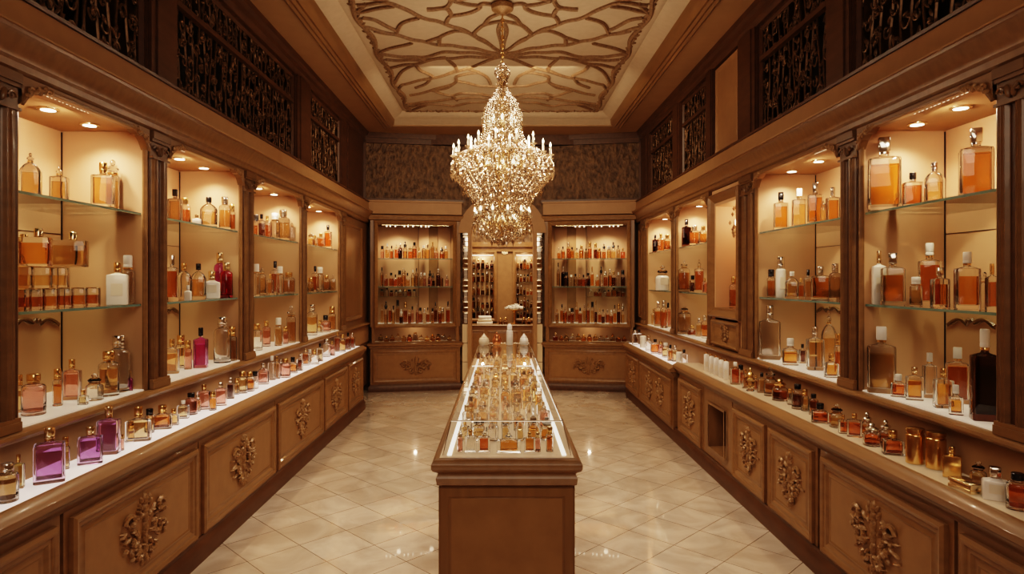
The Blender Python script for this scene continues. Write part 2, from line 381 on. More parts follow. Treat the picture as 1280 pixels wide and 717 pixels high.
# side walls ----------------------------------------------------------------
for s, nm in ((-1, 'left'), (1, 'right')):
    m = MB(S(s)); m.box(2.40, 2.6, Y0, 11.6, 0, 3.6)
    m.box(1.9, 2.40, Y0, 2.26, 0, 2.34); struct(m.build('wall_' + nm, 'wood_panel'))
    m = MB(S(s)); m.box(XW + .002, XW + .06, Y0, YB, .70, .96); struct(m.build('wall_apron_' + nm, 'frieze'))
    # sill moulding
    m = MB(S(s)); m.prism_y([(XW + .06, .925), (XW - .01, .925), (XW - .02, .935), (XW - .045, .942), (XW - .05, .952), (XW - .046, .964), (XW - .02, .968), (XW + .06, .968)], 1.2, YB); struct(m.build('trim_sill_' + nm, 'wood'))
    # header moulding, cornice, frieze band
    m = MB(S(s))
    m.prism_y([(2.40, 2.345), (XW - .005, 2.345), (XW - .02, 2.36), (XW - .022, 2.385), (XW - .035, 2.395), (XW - .04, 2.42), (XW - .058, 2.44), (XW - .07, 2.465), (XW - .088, 2.475), (XW - .09, 2.488), (2.40, 2.488)], Y0, YB)
    struct(m.build('trim_cornice_' + nm, 'wood_vertical'))
    m = MB(S(s)); m.prism_y([(2.40, 2.488), (XW - .1, 2.488), (XW - .1, 2.496), (XW - .06, 2.50), (XW - .045, 2.52), (XW - .035, 2.625), (2.40, 2.625)], Y0, YB)
    struct(m.build('trim_frieze_' + nm, 'frieze'))
    m = MB(S(s)); m.prism_y([(2.40, 2.626), (XW - .045, 2.626), (XW - .05, 2.64), (XW - .03, 2.652), (XW + .02, 2.662), (2.40, 2.662)], Y0, YB)
    struct(m.build('trim_ledge_' + nm, 'wood_dark'))
    m = MB(S(s)); m.prism_y([(2.40, 3.48), (XW + .05, 3.48), (XW + .04, 3.50), (XW + .02, 3.51), (XW + .01, 3.545), (XW - .02, 3.56), (XW - .03, 3.60), (2.40, 3.60)], Y0, YB)
    struct(m.build('trim_crown_' + nm, 'wood_dark'))
    # upper posts
    up = [(-1, 1.2, 1.55), (-1, 3.50, 3.80), (-1, 6.0, 6.45), (-1, 7.68, YB)] if s < 0 else [(1, 1.2, 1.55), (1, 3.545, 3.82), (1, 4.875, 5.25), (1, 5.86, 6.07), (1, 6.96, 7.26), (1, 8.43, YB)]
    m = MB(S(s))
    for _, a, b in up:
        m.box(XW + .06, 2.40, a, b, 2.66, 3.49); m.box(XW + .035, XW + .06, a + (b - a) * .2, b - (b - a) * .2, 2.66, 3.49); m.box(XW + .045, XW + .06, a + .012, b - .012, 2.66, 3.49)
    struct(m.build('trim_post_' + nm, 'wood_dark'))
    m = MB(S(s)); m.box(2.3, 2.40, Y0, YB, 2.66, 3.49); struct(m.build('wall_upper_' + nm, 'grille_back'))
m = MB(S(1)); m.rings(5.27, 5.84, 2.68, 3.47, [(0, 0), (.02, -.015), (.04, 0), (.06, 0)], w0=XW + .07)
struct(m.build('wall_panel_upper', 'frieze'))
m = MB(); m.box(-2.6, 2.6, Y0 - .1, Y0, 0, 3.6); struct(m.build('wall_front', 'wood_panel'))

# scrollwork grilles
def grille(s, y0, y1, label, rail=True, seed=0):
    rr = random.Random(seed)
    root = thing('scrollwork_grille', label, 'grille', (s * 1.97, (y0 + y1) / 2, 2.66)); loc = (-s * 1.97, -(y0 + y1) / 2, -2.66)
    m = MB(S(s)); x = 1.975
    m.loft([[(x - .02 * q, y0 + i, 2.665 + i), (x - .02 * q, y1 - i, 2.665 + i), (x - .02 * q, y1 - i, 3.478 - i), (x - .02 * q, y0 + i, 3.478 - i)] for i, q in ((0, 0), (0, 1), (.02, 1.2), (.035, .3), (.035, 0))], caps=False)
    m.build('frame', 'wood_dark', root, loc=loc)
    if rail:
        m = MB(S(s)); m.box(x - .03, x + .01, y0 + .03, y1 - .03, 3.20, 3.235); m.build('rail', 'wood_dark', root, loc=loc)
    m = MB(S(s))
    n = max(3, int((y1 - y0) / .085)); sp = (y1 - y0 - .06) / n
    for k in range(n + 1):
        yc = y0 + .03 + k * sp; ph = rr.uniform(0, 6.28)
        pts = [(x + .01, yc + .018 * math.sin(9 * z + ph), 2.68 + z) for z in [i * .04 for i in range(21)]]
        m.tube(pts, .0085, 5)
        for z0 in [i * .105 + rr.uniform(0, .05) for i in range(8)]:
            sg = rr.choice((-1, 1)); r0 = rr.uniform(.026, .046); tw = rr.uniform(3.5, 5.2); vs = rr.choice((-1, 1))
            q = []
            for i in range(11):
                t = i / 10; a = t * tw; ra = r0 * (1 - .72 * t)
                q.append((x + .004, yc + sg * (r0 - ra * math.cos(a)), 2.70 + z0 + vs * ra * math.sin(a) * 1.35))
            q = [(a, min(max(b, y0 + .02), y1 - .02), min(c, 3.46)) for a, b, c in q]
            m.tube(q, [.009 - .0005 * i for i in range(11)], 5)
            for j in range(2):
                an = rr.uniform(0, 6.28)
                yy = min(max(yc + sg * rr.uniform(.01, .05), y0 + .03), y1 - .03)
                m.blob((x + .006, yy, min(2.70 + z0 + rr.uniform(-.02, .05), 3.44)), (0, math.cos(an), math.sin(an)), (-1, 0, 0), .022, .010, .010, n=6)
    m.build('scrollwork', 'iron', root, loc=loc)
gl = [(-1, 1.6, 3.50, 'dark scrollwork grille above the stacked-cube bay'), (-1, 3.80, 6.0, 'wide dark scrollwork grille above the crimson-bottle bay'), (-1, 6.45, 7.68, 'small dark scrollwork grille high up by the violet-side back corner'),
      (1, 1.6, 3.545, 'dark scrollwork grille above the tall-decanter bay'), (1, 3.82, 4.875, 'dark scrollwork grille above the honey-flask bay'), (1, 6.07, 6.96, 'dark scrollwork grille high up beyond the plain beige panel'), (1, 7.26, 8.43, 'dark scrollwork grille next to the amber-side back corner')]
for i, (s, a, b, lb) in enumerate(gl): grille(s, a, b, lb, seed=i + 1)

# pilasters
def pilaster(s, y0, y1, label, z0=.97):
    root = thing('fluted_pilaster', label, 'pilaster', (s * XW, (y0 + y1) / 2, z0)); loc = (-s * XW, -(y0 + y1) / 2, -z0)
    w = y1 - y0; m = MB(S(s))
    m.box(XW - .005, 2.38, y0 + .002, y1 - .002, z0, 2.34)
    m.build('core', 'wood_dark', root, loc=loc)
    for a, b in ((y0 + w * .08, y0 + w * .40), (y0 + w * .58, y0 + w * .92)):
        m = MB(S(s)); n = 10
        prof = [((a + b) / 2 + (b - a) / 2 * math.cos(PI * i / n), XW - .002 - .017 * math.sin(PI * i / n) - (.004 if i % 2 and 1 < i < n - 1 else 0)) for i in range(n + 1)]
        m.loft([[(d, y, z0 + .05) for y, d in prof], [(d, y, 2.20) for y, d in prof]])
        m.build('shaft', 'wood_mid', root, loc=loc)
    m = MB(S(s))
    for a, b, e in ((z0, z0 + .035, .027), (z0 + .035, z0 + .05, .022)):
        m.box(XW - e, XW, y0 + .004, y1 - .004, a, b)
    m.build('base', 'wood', root, loc=loc)
    m = MB(S(s))
    for a, b, e in ((2.20, 2.212, .024), (2.212, 2.29, .010), (2.29, 2.305, .022), (2.305, 2.344, .03)):
        m.box(XW - e, XW, y0 + .004, y1 - .004, a, b)
    cy = (y0 + y1) / 2
    for sg in (-1, 1):
        m.tube([(XW - .02, cy + sg * (w * .26 + w * .13 * (1 - t) * math.cos(t * 6)), 2.25 + w * .13 * (1 - t) * math.sin(t * 6)) for t in [i / 10 for i in range(11)]], .006, 5)
        m.blob((XW - .012, cy + sg * w * .1, 2.245), (0, sg * .3, 1), (-1, 0, 0), .026, .010, .014)
    m.build('capital', 'wood_mid', root, loc=loc)
for i, (a, b) in enumerate(((2.27, 2.475), (3.395, 3.58), (4.63, 4.82), (6.0, 6.115), (7.42, 7.62))):
    pilaster(-1, a, b, f'brown fluted pilaster of the violet-side wall, {ordn[i]} from its near end')
for i, (a, b) in enumerate(((2.27, 2.425), (3.38, 3.55), (4.77, 5.02), (5.74, 5.83), (6.93, 7.09), (8.36, 8.58))):
    pilaster(1, a, b, f'brown fluted pilaster of the amber-side wall, {ordn[i]} from its near end')
# panelled ends towards the back corners
for s, a, b in ((-1, 7.62, YB), (1, 8.58, YB)):
    m = MB(S(s)); m.box(XW + .02, 2.38, a, b, .1, 2.34)
    m2 = MB(lambda x, y, z: (s * (XW + .02 - x), y, z)); m2.rings(a + .04, min(b, 8.6 if s < 0 else 8.86) - .02, 1.04, 2.26, [(0, 0), (0, .02), (.02, .028), (.04, .012), (.05, .004), (.07, .012)])
    m.v += m2.v; o = len(m.v) - len(m2.v); m.f += [tuple(i + o for i in f) for f in m2.f]; m.m += m2.m
    struct(m.build('wall_corner_' + ('left' if s < 0 else 'right'), 'wood_vertical'))

# display bays ---------------------------------------------------------------
ZT, ZM, ZS = 1.905, 1.425, .975
def bay(s, y0, y1, label, zs=ZS, shelves=(ZT, ZM), power=1.):
    cy = (y0 + y1) / 2
    root = thing('display_bay', label, 'display cabinet', (s * XW, cy, zs)); loc = (-s * XW, -cy, -zs)
    B = lambda mats, nm, m, p=root: m.build(nm, mats, p, loc=loc if p is root else None)
    m = MB(S(s)); m.box(XB, XB + .02, y0, y1, zs - .01, 2.36); B('bay_lining', 'back_panel', m)
    for a, b in ((y0, y0 + .012), (y1 - .012, y1)):
        m = MB(S(s)); m.box(XW + .02, XB, a, b, zs - .01, 2.36); B('bay_lining', 'side_panel', m)
    # dark joint in the inner corners
    m = MB(S(s)); m.box(XB - .006, XB, y1 - .018, y1 - .012, zs, 2.33); m.box(XB - .002, XB, y0 + .012, y1 - .012, 1.79, 1.793); B('wood_black', 'panel_joint', m)
    m = MB(S(s)); m.box(XW + .02, XB, y0 + .012, y1 - .012, 2.335, 2.355); B('bay_top', 'top_panel', m)
    m = MB(S(s)); m.box(XW + .012, XB, y0 + .012, y1 - .012, zs - .03, zs); B('lit_bay', 'lit_base', m)
    for z in shelves:
        m = MB(S(s)); m.box(XW + .03, XB - .004, y0 + .014, y1 - .014, z - .012, z); sh = B('shelf_glass', 'shelf', m)
        m = MB(S(s)); m.box(XW + .0285, XW + .0300, y0 + .014, y1 - .014, z - .012, z); B('shelf_edge', 'shelf_edge', m, sh)
    # face frame: side stiles and gently arched header with carved corners
    m = MB(S(s))
    for a, sg in ((y0, 1), (y1, -1)):
        pts = [(0, 0), (0, .016), (.005, .022), (.011, .02), (.016, .012), (.02, .008), (.02, 0)]
        m.loft([[(XW + .02 - h, a + sg * u, zs - .005) for u, h in pts], [(XW + .02 - h, a + sg * u, 2.30) for u, h in pts]])
    n = 28; top = []; bot = []
    W = y1 - y0
    for i in range(n + 1):
        u = i / n; e = min(u, 1 - u) * W
        drop = .024 + .075 * max(0, 1 - e / .16) ** 2 + (.012 * math.cos(e * 60) if e < .16 else 0)
        bot.append((y0 + .01 + u * (W - .02), 2.345 - drop))
    for (a, za), (b, zb) in zip(bot, bot[1:]):
        m.add([(XW - .015, a, za), (XW - .015, b, zb), (XW - .015, b, 2.345), (XW - .015, a, 2.345), (XW + .03, a, za), (XW + .03, b, zb), (XW + .03, b, 2.345), (XW + .03, a, 2.345)],
              [(0, 1, 2, 3), (4, 7, 6, 5), (0, 4, 5, 1)])
    m.tube([(XW - .016, a, z) for a, z in bot], .008, 6)
    fr = B('wood', 'face_frame', m)
    for a, sg in ((y0, 1), (y1, -1)):
        m = MB(S(s))
        for k in range(9):
            u = .034 + k * .016
            zz = 2.345 - (.024 + .075 * max(0, 1 - u / .16) ** 2)
            m.blob((XW - .02, a + sg * u, zz), (0, sg * math.cos(k * 1.3), math.sin(k * 1.3)), (-1, 0, 0), .017, .009, .012, n=6)
        m.tube([(XW - .022, a + sg * (.05 + .022 * (1 - t) * math.cos(t * 7)), 2.292 + .022 * (1 - t) * math.sin(t * 7)) for t in [i / 10 for i in range(11)]], .006, 5)
        B('carved_gold', 'corner_carving', m, fr)
    m = MB(S(s))
    L0 = y0 + .14; L1 = y0 + .14 + W * .42
    if s > 0: L0, L1 = y0 + W * .15, y0 + W * .62
    if cy > 3.2: L1 = L0 + (L1 - L0) * .4
    for i in range(16):
        a = L0 + (L1 - L0) * i / 16
        m.box(XW + .045, XW + .051, a, a + (L1 - L0) / 16 * R.uniform(.2, .55), 2.328, 2.333)
    B('led', 'light_strip', m)
    for yy in (y1 - .17, y1 - .17 - W * .32):
        m = MB(); m.lathe([(.036, -.004), (.045, -.002), (.046, .006)], s * (XW + .2), yy, 20)
        m.v = [(x, y, z + 2.332) for x, y, z in m.v]; dl = B('pale_gold', 'downlight', m)
        m = MB(); m.lathe([(.030, -.006), (.030, -.003)], s * (XW + .2), yy, 20); m.v = [(x, y, z + 2.332) for x, y, z in m.v]; B('lamp_disc', 'lamp_disc', m, dl)
    if W > .9 and cy < 5:
        m = MB(S(s)); cz = 1.335
        q = [(XB - .006, y1 - .36 + u * .32, cz + .03 * abs(math.sin(u * PI * 2)) - .015 * u + .02 * (abs(u - .5) < .06)) for u in [i / 24 for i in range(25)]]
        m.tube(q, .008, 6); m.tube([(a, b, c - .014 - .006 * math.sin(i)) for i, (a, b, c) in enumerate(q)], .004, 5)
        B('wood', 'carved_swag', m)
    # real lamps
    lamp('SPOT', 'bay_spot', (s * (XW + .20), y1 - .15, 2.322), 23 * power, WARM, .03, (0, 0, 0), spot_size=2.3, spot_blend=.8)
    lamp('SPOT', 'bay_spot', (s * (XW + .20), y0 + W * .38, 2.322), 12 * power, WARM, .03, (0, 0, 0), spot_size=2.5, spot_blend=.9)
    lamp('AREA', 'bay_strip', (s * (XW + .05), cy, 2.30), 7 * power, WARM, W * .8, (0, -s * .5, 0), shape='RECTANGLE', size_y=.03).data.size = .03
    bpy.data.lights[-1].size_y = .03
    return root
BAYN = {('L', 1): 'stacked-cube bay', ('L', 2): 'crimson-bottle bay', ('L', 3): 'third violet-side bay', ('L', 4): 'fourth violet-side bay',
        ('R', 1): 'tall-decanter bay', ('R', 2): 'honey-flask bay', ('R', 4): 'bay beyond niche', ('R', 5): 'last amber-side bay'}
BAYY = {('L', 1): (2.475, 3.395), ('L', 2): (3.58, 4.63), ('L', 3): (4.82, 6.0), ('L', 4): (6.115, 7.42),
        ('R', 1): (2.425, 3.38), ('R', 2): (3.55, 4.77), ('R', 4): (5.83, 6.93), ('R', 5): (7.09, 8.36)}
lb = {('L', 1): 'lit wall display bay holding stacked glass cubes, above the violet counter', ('L', 2): 'lit wall display bay holding the magenta and crimson bottles', ('L', 3): 'narrow lit wall display bay, third along the violet-side wall', ('L', 4): 'narrow lit wall display bay, fourth and last along the violet-side wall',
      ('R', 1): 'lit wall display bay with big amber decanters and dark tall bottle', ('R', 2): 'lit wall display bay with a row of honey-coloured flasks on top', ('R', 4): 'lit wall display bay just beyond the single-bottle niche', ('R', 5): 'lit wall display bay beside the amber-side back corner'}
for k, (a, b) in BAYY.items():
    bay(-1 if k[0] == 'L' else 1, a, b, lb[k])

# single-bottle niche on the amber side
def niche():
    y0, y1 = 5.02, 5.74; s = 1; z0 = 1.31
    root = thing('display_niche', 'narrow framed wall niche with one amber bottle above a carved panel', 'niche', (XW, (y0 + y1) / 2, .97)); loc = (-XW, -(y0 + y1) / 2, -.97)
    m = MB(); m.box(XB - .1, XB - .08, y0, y1, .97, 2.34); m.build('back_panel', 'bay_lining', root, loc=loc)
    m = MB(); m.box(XW, XB - .1, y0, y0 + .1, .97, 2.34); m.box(XW, XB - .1, y1 - .1, y1, .97, 2.34); m.box(XW, XB - .1, y0 + .1, y1 - .1, 2.2, 2.34); m.build('side_panel', 'bay_lining', root, loc=loc)
    m = MB(); m.box(XW - .01, XB - .1, y0 + .02, y1 - .02, z0 - .03, z0); m.build('shelf', 'wood', root, loc=loc)
    m = MB()
    for i, h in ((0, .0), (.03, .0)): pass
    m.loft([[(XW - h, y0 + i, z0 - .08 + i), (XW - h, y1 - i, z0 - .08 + i), (XW - h, y1 - i, 2.30 - i), (XW - h, y0 + i, 2.30 - i)] for i, h in ((0, 0), (0, .03), (.015, .045), (.03, .03), (.045, .02), (.06, .012), (.075, 0))], caps=False)
    m.build('frame', 'wood', root, loc=loc)
    m = MB(lambda x, y, z: (XW - x, y, z)); m.rings(y0 + .03, y1 - .03, .98, z0 - .10, [(0, 0), (0, .015), (.02, .03), (.04, .012), (.06, .004), (.08, .008)], mc=1)
    p = m.build('carved_panel', ['wood', 'wood_panel'], root, loc=loc)
    m = MB(); ornament(m, (y0 + y1) / 2, 1.10, XW - .008, .1, .095); m.build('carved_ornament', 'carved_gold', p)
    # crystal sconce
    t = thing('crystal_pendant', 'small sparkling crystal pendant lamp hanging inside the single-bottle niche', 'lamp', (2.0, 5.42, 2.04))
    m = MB(); m.tube([(-.02, 0, .08), (-.02, 0, .1595)], .006, 8); m.build('stem', 'gold', t)
    m = MB()
    for k in range(26):
        a = R.uniform(0, 6.28); z = R.uniform(-.12, .12); r = .05 * (1 - abs(z) / .2); q = .014
        x, y = r * math.cos(a) - .02, r * math.sin(a)
        m.add([(x, y, z + q * 1.6), (x + q, y, z), (x, y + q, z), (x - q, y, z), (x, y - q, z), (x, y, z - q * 1.6)], [(0, 1, 2), (0, 2, 3), (0, 3, 4), (0, 4, 1), (5, 2, 1), (5, 3, 2), (5, 4, 3), (5, 1, 4)])
    m.build('crystal_drops', 'crystal', t, smooth=False)
    m = MB(); m.lathe([(.004, -.03), (.013, -.01), (.010, .015), (.002, .035)], -.02, 0, 8); m.build('bulb', 'bulb', t)
    lamp('POINT', 'niche_lamp', (2.08, 5.38, 2.12), 4, WARM, .03)
niche()

# ------------------------------------------------------------------ bottles
CN = {'c': 'clear', 'a': 'amber', 'h': 'honey', 'b': 'brown', 'd': 'dark', 'p': 'pale pink', 'v': 'purple', 'm': 'magenta', 'r': 'crimson', 'w': 'white', 'k': 'smoky', 'e': 'red-amber', 'g': 'gold', 'n': 'pale green', 'x': 'cream'}
SN = {'S': 'square', 'R': 'round', 'O': 'sloped-shoulder', 'Q': 'squat', 'J': 'lidded round', 'T': 'slim', 'V': 'goblet', 'M': 'cylinder', 'B': 'boxy', 'F': 'flat wide'}
KN = {'g': 'gold', 's': 'silver', 'k': 'black', 'w': 'white', 'c': 'glass', 'd': 'brass', 'n': 'no'}
def rr_ring(hx, hy, r, z, n=3):
    r = min(r, hx * .98, hy * .98); out = []
    for cx, cy, a0 in ((hx - r, hy - r, 0), (-hx + r, hy - r, PI / 2), (-hx + r, -hy + r, PI), (hx - r, -hy + r, 1.5 * PI)):
        for i in range(n + 1):
            a = a0 + PI / 2 * i / n; out.append((cx + r * math.cos(a), cy + r * math.sin(a), z))
    return out
def flip_from(me, n0):
    bm = bmesh.new(); bm.from_mesh(me); bm.faces.ensure_lookup_table()
    bmesh.ops.reverse_faces(bm, faces=bm.faces[n0:]); bm.to_mesh(me); bm.free()
def bottle(name, label, group, loc, H, W, typ, col, cap, rot=0., parts=True, rel=None):
    """a perfume bottle: glass body (thick), liquid, collar, cap."""
    rnd = R.random
    dep = {'S': .62, 'O': .55, 'Q': .7, 'F': .4, 'B': .8}.get(typ, 1.)
    rel = rot if rel is None else rel
    app = abs(math.cos(rel)) + (dep * abs(math.sin(rel)) if dep < 1 else 0)
    if dep < 1: W = W / max(app, .85)
    hx, hy = W / 2, W / 2 * dep
    roundy = typ in 'RTJVM'
    seg = 5 if roundy else 3
    cr = hx if roundy else min(hx, hy) * {'S': .22, 'Q': .3, 'O': .55, 'F': .3, 'B': .12}[typ]
    capf = {'S': .21, 'O': .19, 'R': .2, 'T': .26, 'Q': .3, 'J': .36, 'V': .4, 'M': .12, 'F': .3, 'B': .18}[typ]
    if cap == 'n': capf = .06
    zb = H * (1 - capf)                      # top of the neck
    sh = {'S': .075, 'O': .2, 'R': .10, 'T': .06, 'Q': .12, 'J': .14, 'V': .1, 'M': .05, 'F': .1, 'B': .04}[typ] * H
    zs = zb - .035 * H - sh                  # start of the shoulder
    nr = min(hx, hy) * {'T': .7, 'J': .6, 'M': .8, 'Q': .5}.get(typ, .46)
    def ring(a, z):
        return rr_ring(hx * a, hy * a, cr * a if not roundy else hx * a, z, seg)
    def nring(r, z): return rr_ring(r, r, r, z, seg)
    def mix(t, z):
        A, Bq = ring(1, z), nring(nr, z)
        return [tuple(p * (1 - t) + q * t for p, q in zip(u, v)) for u, v in zip(A, Bq)]
    body = MB()
    if typ == 'V':
        rs = [nring(hx * .75, 0), nring(hx * .8, .03 * H), nring(hx * .3, .1 * H), nring(hx * .3, .14 * H), nring(hx * .9, .26 * H), nring(hx, .4 * H), nring(hx * .92, .52 * H), nring(nr, zb - .02 * H), nring(nr, zb)]
        lz0, lz1 = .2 * H, .44 * H
    else:
        if typ == 'O': sm = [(0, 0), (.2, .35), (.5, .7), (.82, .92), (1, 1)]
        elif typ in 'S': sm = [(0, 0), (.06, .35), (.5, .6), (.92, .8), (1, 1)]
        elif typ in 'QBF': sm = [(0, 0), (.12, .35), (.6, .6), (1, 1)]
        else: sm = [(0, 0), (.15, .5), (.5, .8), (1, 1)]
        bw = 1.0
        rs = [ring(.93, 0), ring(bw, .012 * H), ring(1, zs * .5)] + [mix(t, zs + sh * q) for t, q in sm] + [nring(nr, zb)]
        lz0, lz1 = .05 * H, zs * (.84 + .13 * rnd())
    opaque = col in 'wgx'
    gm = 'glass_' + (col if col in GL and col != 'd' else 'c')
    if opaque: gm = {'w': 'milk_white', 'g': 'gold', 'x': 'milk_cream'}[col]
    if col == 'd' and typ == 'S' and H > .2: gm = 'glass_d'
    # liquid
    lq = None
    if col in LQ and col not in 'vmr': lq = 'liquid_' + col
    elif col in 'vmr': lq = 'liquid_' + col
    elif col == 'c' and rnd() < .3: lq = 'liquid_h'
    elif col in 'kn': lq = 'liquid_h'
    iz = lambda a, z: [(x * a, y * a, z2) for x, y, z2 in ring(1, z)] if typ != 'V' else nring(hx * a * (.8 if z < .3 * H else .95), z)
    inner = .80 if parts else .86
    if lq == 'liquid_a' and loc[0] < 0: lq = 'liquid_j'
    # cap
    zc0 = zb + .012 * H * (cap != 'n'); zc1 = H; ch = zc1 - zc0
    cm = {'g': 'gold', 's': 'silver', 'k': 'black_cap', 'w': 'white_cap', 'c': 'glass_c', 'd': 'pale_gold', 'n': 'gold'}[cap]
    capm = MB(); cwd = max(nr * 1.26, hx * .34)
    if cap == 'c' or typ in 'JV':
        capm.lathe([(nr * .95, zc0), (nr * .95, zc0 + ch * .1), (cwd * .95, zc0 + ch * .16), (cwd * 1.05, zc0 + ch * .3), (cwd * .7, zc0 + ch * .48), (cwd * .3, zc0 + ch * .56), (cwd * .34, zc0 + ch * .62), (cwd * .5, zc0 + ch * .76), (cwd * .38, zc0 + ch * .9), (cwd * .08, zc1)], 0, 0, 12)
    elif typ in 'SQB' and cap in 'wsk' and rnd() < .6:
        capm.loft([rr_ring(cwd * a, cwd * a, cwd * .2, z, 2) for a, z in ((.96, zc0), (1, zc0 + ch * .04), (1, zc1 - ch * .06), (.92, zc1))])
    else:
        if typ == 'T': cwd = nr * 1.05
        capm.lathe([(cwd * .96, zc0), (cwd, zc0 + ch * .05), (cwd, zc0 + ch * .2), (cwd * .93, zc0 + ch * .24), (cwd, zc0 + ch * .3), (cwd, zc1 - ch * .1), (cwd * .9, zc1)], 0, 0, 14)
    col_m = MB(); col_m.lathe([(nr * 1.05, zb - .025 * H), (nr * 1.16, zb - .02 * H), (nr * 1.16, zb + .004 * H), (nr * 1.0, zb + .012 * H)], 0, 0, 14)
    colm = 'silver' if cap in 'sk' else 'gold'
    if parts:
        root = thing(name, label, 'bottle', loc, rot, group)
        body.loft(rs); nf0 = len(body.f)
        hollow = not opaque and typ != 'V'
        wall = min(.005, W * .09)
        ki = 1 - wall / min(hx, hy)
        def inn(f_, z): return [(x * f_, y * f_, z) for x, y, _ in ring(1, 0)]
        if hollow:
            zi = .075 * H if typ != 'T' else .05 * H
            body.loft([inn(ki * .95, zi), inn(ki, zi + .015 * H), inn(ki, zs - .01 * H)] + [[(x * ki, y * ki, zs + sh * q * .9) for x, y, _ in mix(t, 0)] for t, q in sm[1:]] + [nring(nr * .72, zb - .05 * H)])
        gb = body.build('glass_body' if not opaque else 'body', gm, root)
        if hollow: flip_from(gb.data, nf0)
        if lq and not opaque and typ != 'M':
            m = MB()
            if hollow: m.loft([inn(ki * .92, zi + .002), inn(ki * .975, zi + .017 * H), inn(ki * .975, lz1)])
            else: m.loft([iz(inner * .96, lz0), iz(inner, lz0 + .02 * H), iz(inner, lz1)])
            m.build('liquid', lq, root)
        col_m.build('collar', colm, root); capm.build('stopper' if (cap == 'c' or typ in 'JV') else 'cap', cm, root)
        if opaque and col in 'wx' and H > .1:
            m = MB(); q = hx * .55
            m.add([(-q, -hy - .0008, H * .22), (q, -hy - .0008, H * .22), (q, -hy - .0008, H * .5), (-q, -hy - .0008, H * .5)], [(0, 1, 2, 3)]); m.build('paper_label', 'paper_label', root, smooth=False)
        return root
    mats = [gm, lq or gm, colm, cm]
    body.loft(rs, 0)
    if lq and not opaque: body.loft([iz(inner * .96, lz0), iz(inner, lz0 + .02 * H), iz(inner, lz1)], 1)
    for src, k in ((col_m, 2), (capm, 3)):
        o = len(body.v); body.v += src.v; body.f += [tuple(i + o for i in f) for f in src.f]; body.m += [k] * len(src.f)
    o = body.build(name, mats, None, loc=loc, rotz=rot)
    return tag(o, label, 'bottle', group)

def mk_label(col, typ, cap, noun, where, i):
    c = f' with {KN[cap]} cap' if cap not in 'nc' else (' with glass stopper' if cap == 'c' else '')
    return f'{CN[col]} {SN[typ]} {noun}{c}, {where}, {ordn[i]} from entrance'

def shelf_bottles(side, n, zname, z, items, zmax):
    s = -1 if side == 'L' else 1
    y0, y1 = BAYY[(side, n)]
    placed = []
    items = sorted(items, key=lambda t: -abs(t[0] - VX))
    bayname = BAYN[(side, n)]
    for i, it in sorted(enumerate(items), key=lambda q: -q[1][3]):      # widest first
        x, yt, yb, w, typ, col, cap = it[:7]
        dx = abs(x - VX)
        best = None
        dmax = min(2.27, (y1 - .05) * dx / F); dmin = max(1.94, (y0 + .05) * dx / F)
        if dmax < dmin: dmax = dmin = max(1.93, min(dmin, dmax))
        us = [it[7]] if len(it) > 7 else []
        us += [R.uniform(.0, .55) for _ in range(25)] + [R.uniform(0, 1) for _ in range(25)]
        for u in us:
            d = dmin + u * (dmax - dmin); Y = F * d / dx
            Y = min(max(Y, y0 + .03 + w * Y / F * .5), y1 - .025 - w * Y / F * .55)
            r = w * Y / F / 2 * (1.12 if typ in 'SOQFB' else 1.02)
            gap = min([math.hypot(d - a, Y - b) - r - c for a, b, c in placed] or [1])
            if best is None or gap > best[0]: best = (gap, d, Y, r)
            if gap > .003: break
        g, d, Y, r = best
        shr = max(.35, (r + g - .002) / r * .94) if g < .0015 else 1
        r *= shr
        placed.append((d, Y, r))
        H = (yb - yt) * Y / F; W = w * Y / F * shr
        H = min(H, zmax - z - .02)
        view = math.atan2(s * d, Y)
        rot = -view * R.uniform(.35, 1.1) if typ in 'SOQFB' else 0
        bottle('perfume_bottle', mk_label(col, typ, cap, 'bottle', f'{zname} shelf, {bayname}', i), f'perfume bottles in the {bayname}', (s * d, Y, z + .0005), H, W, typ, col, cap, rot, rel=view + rot)

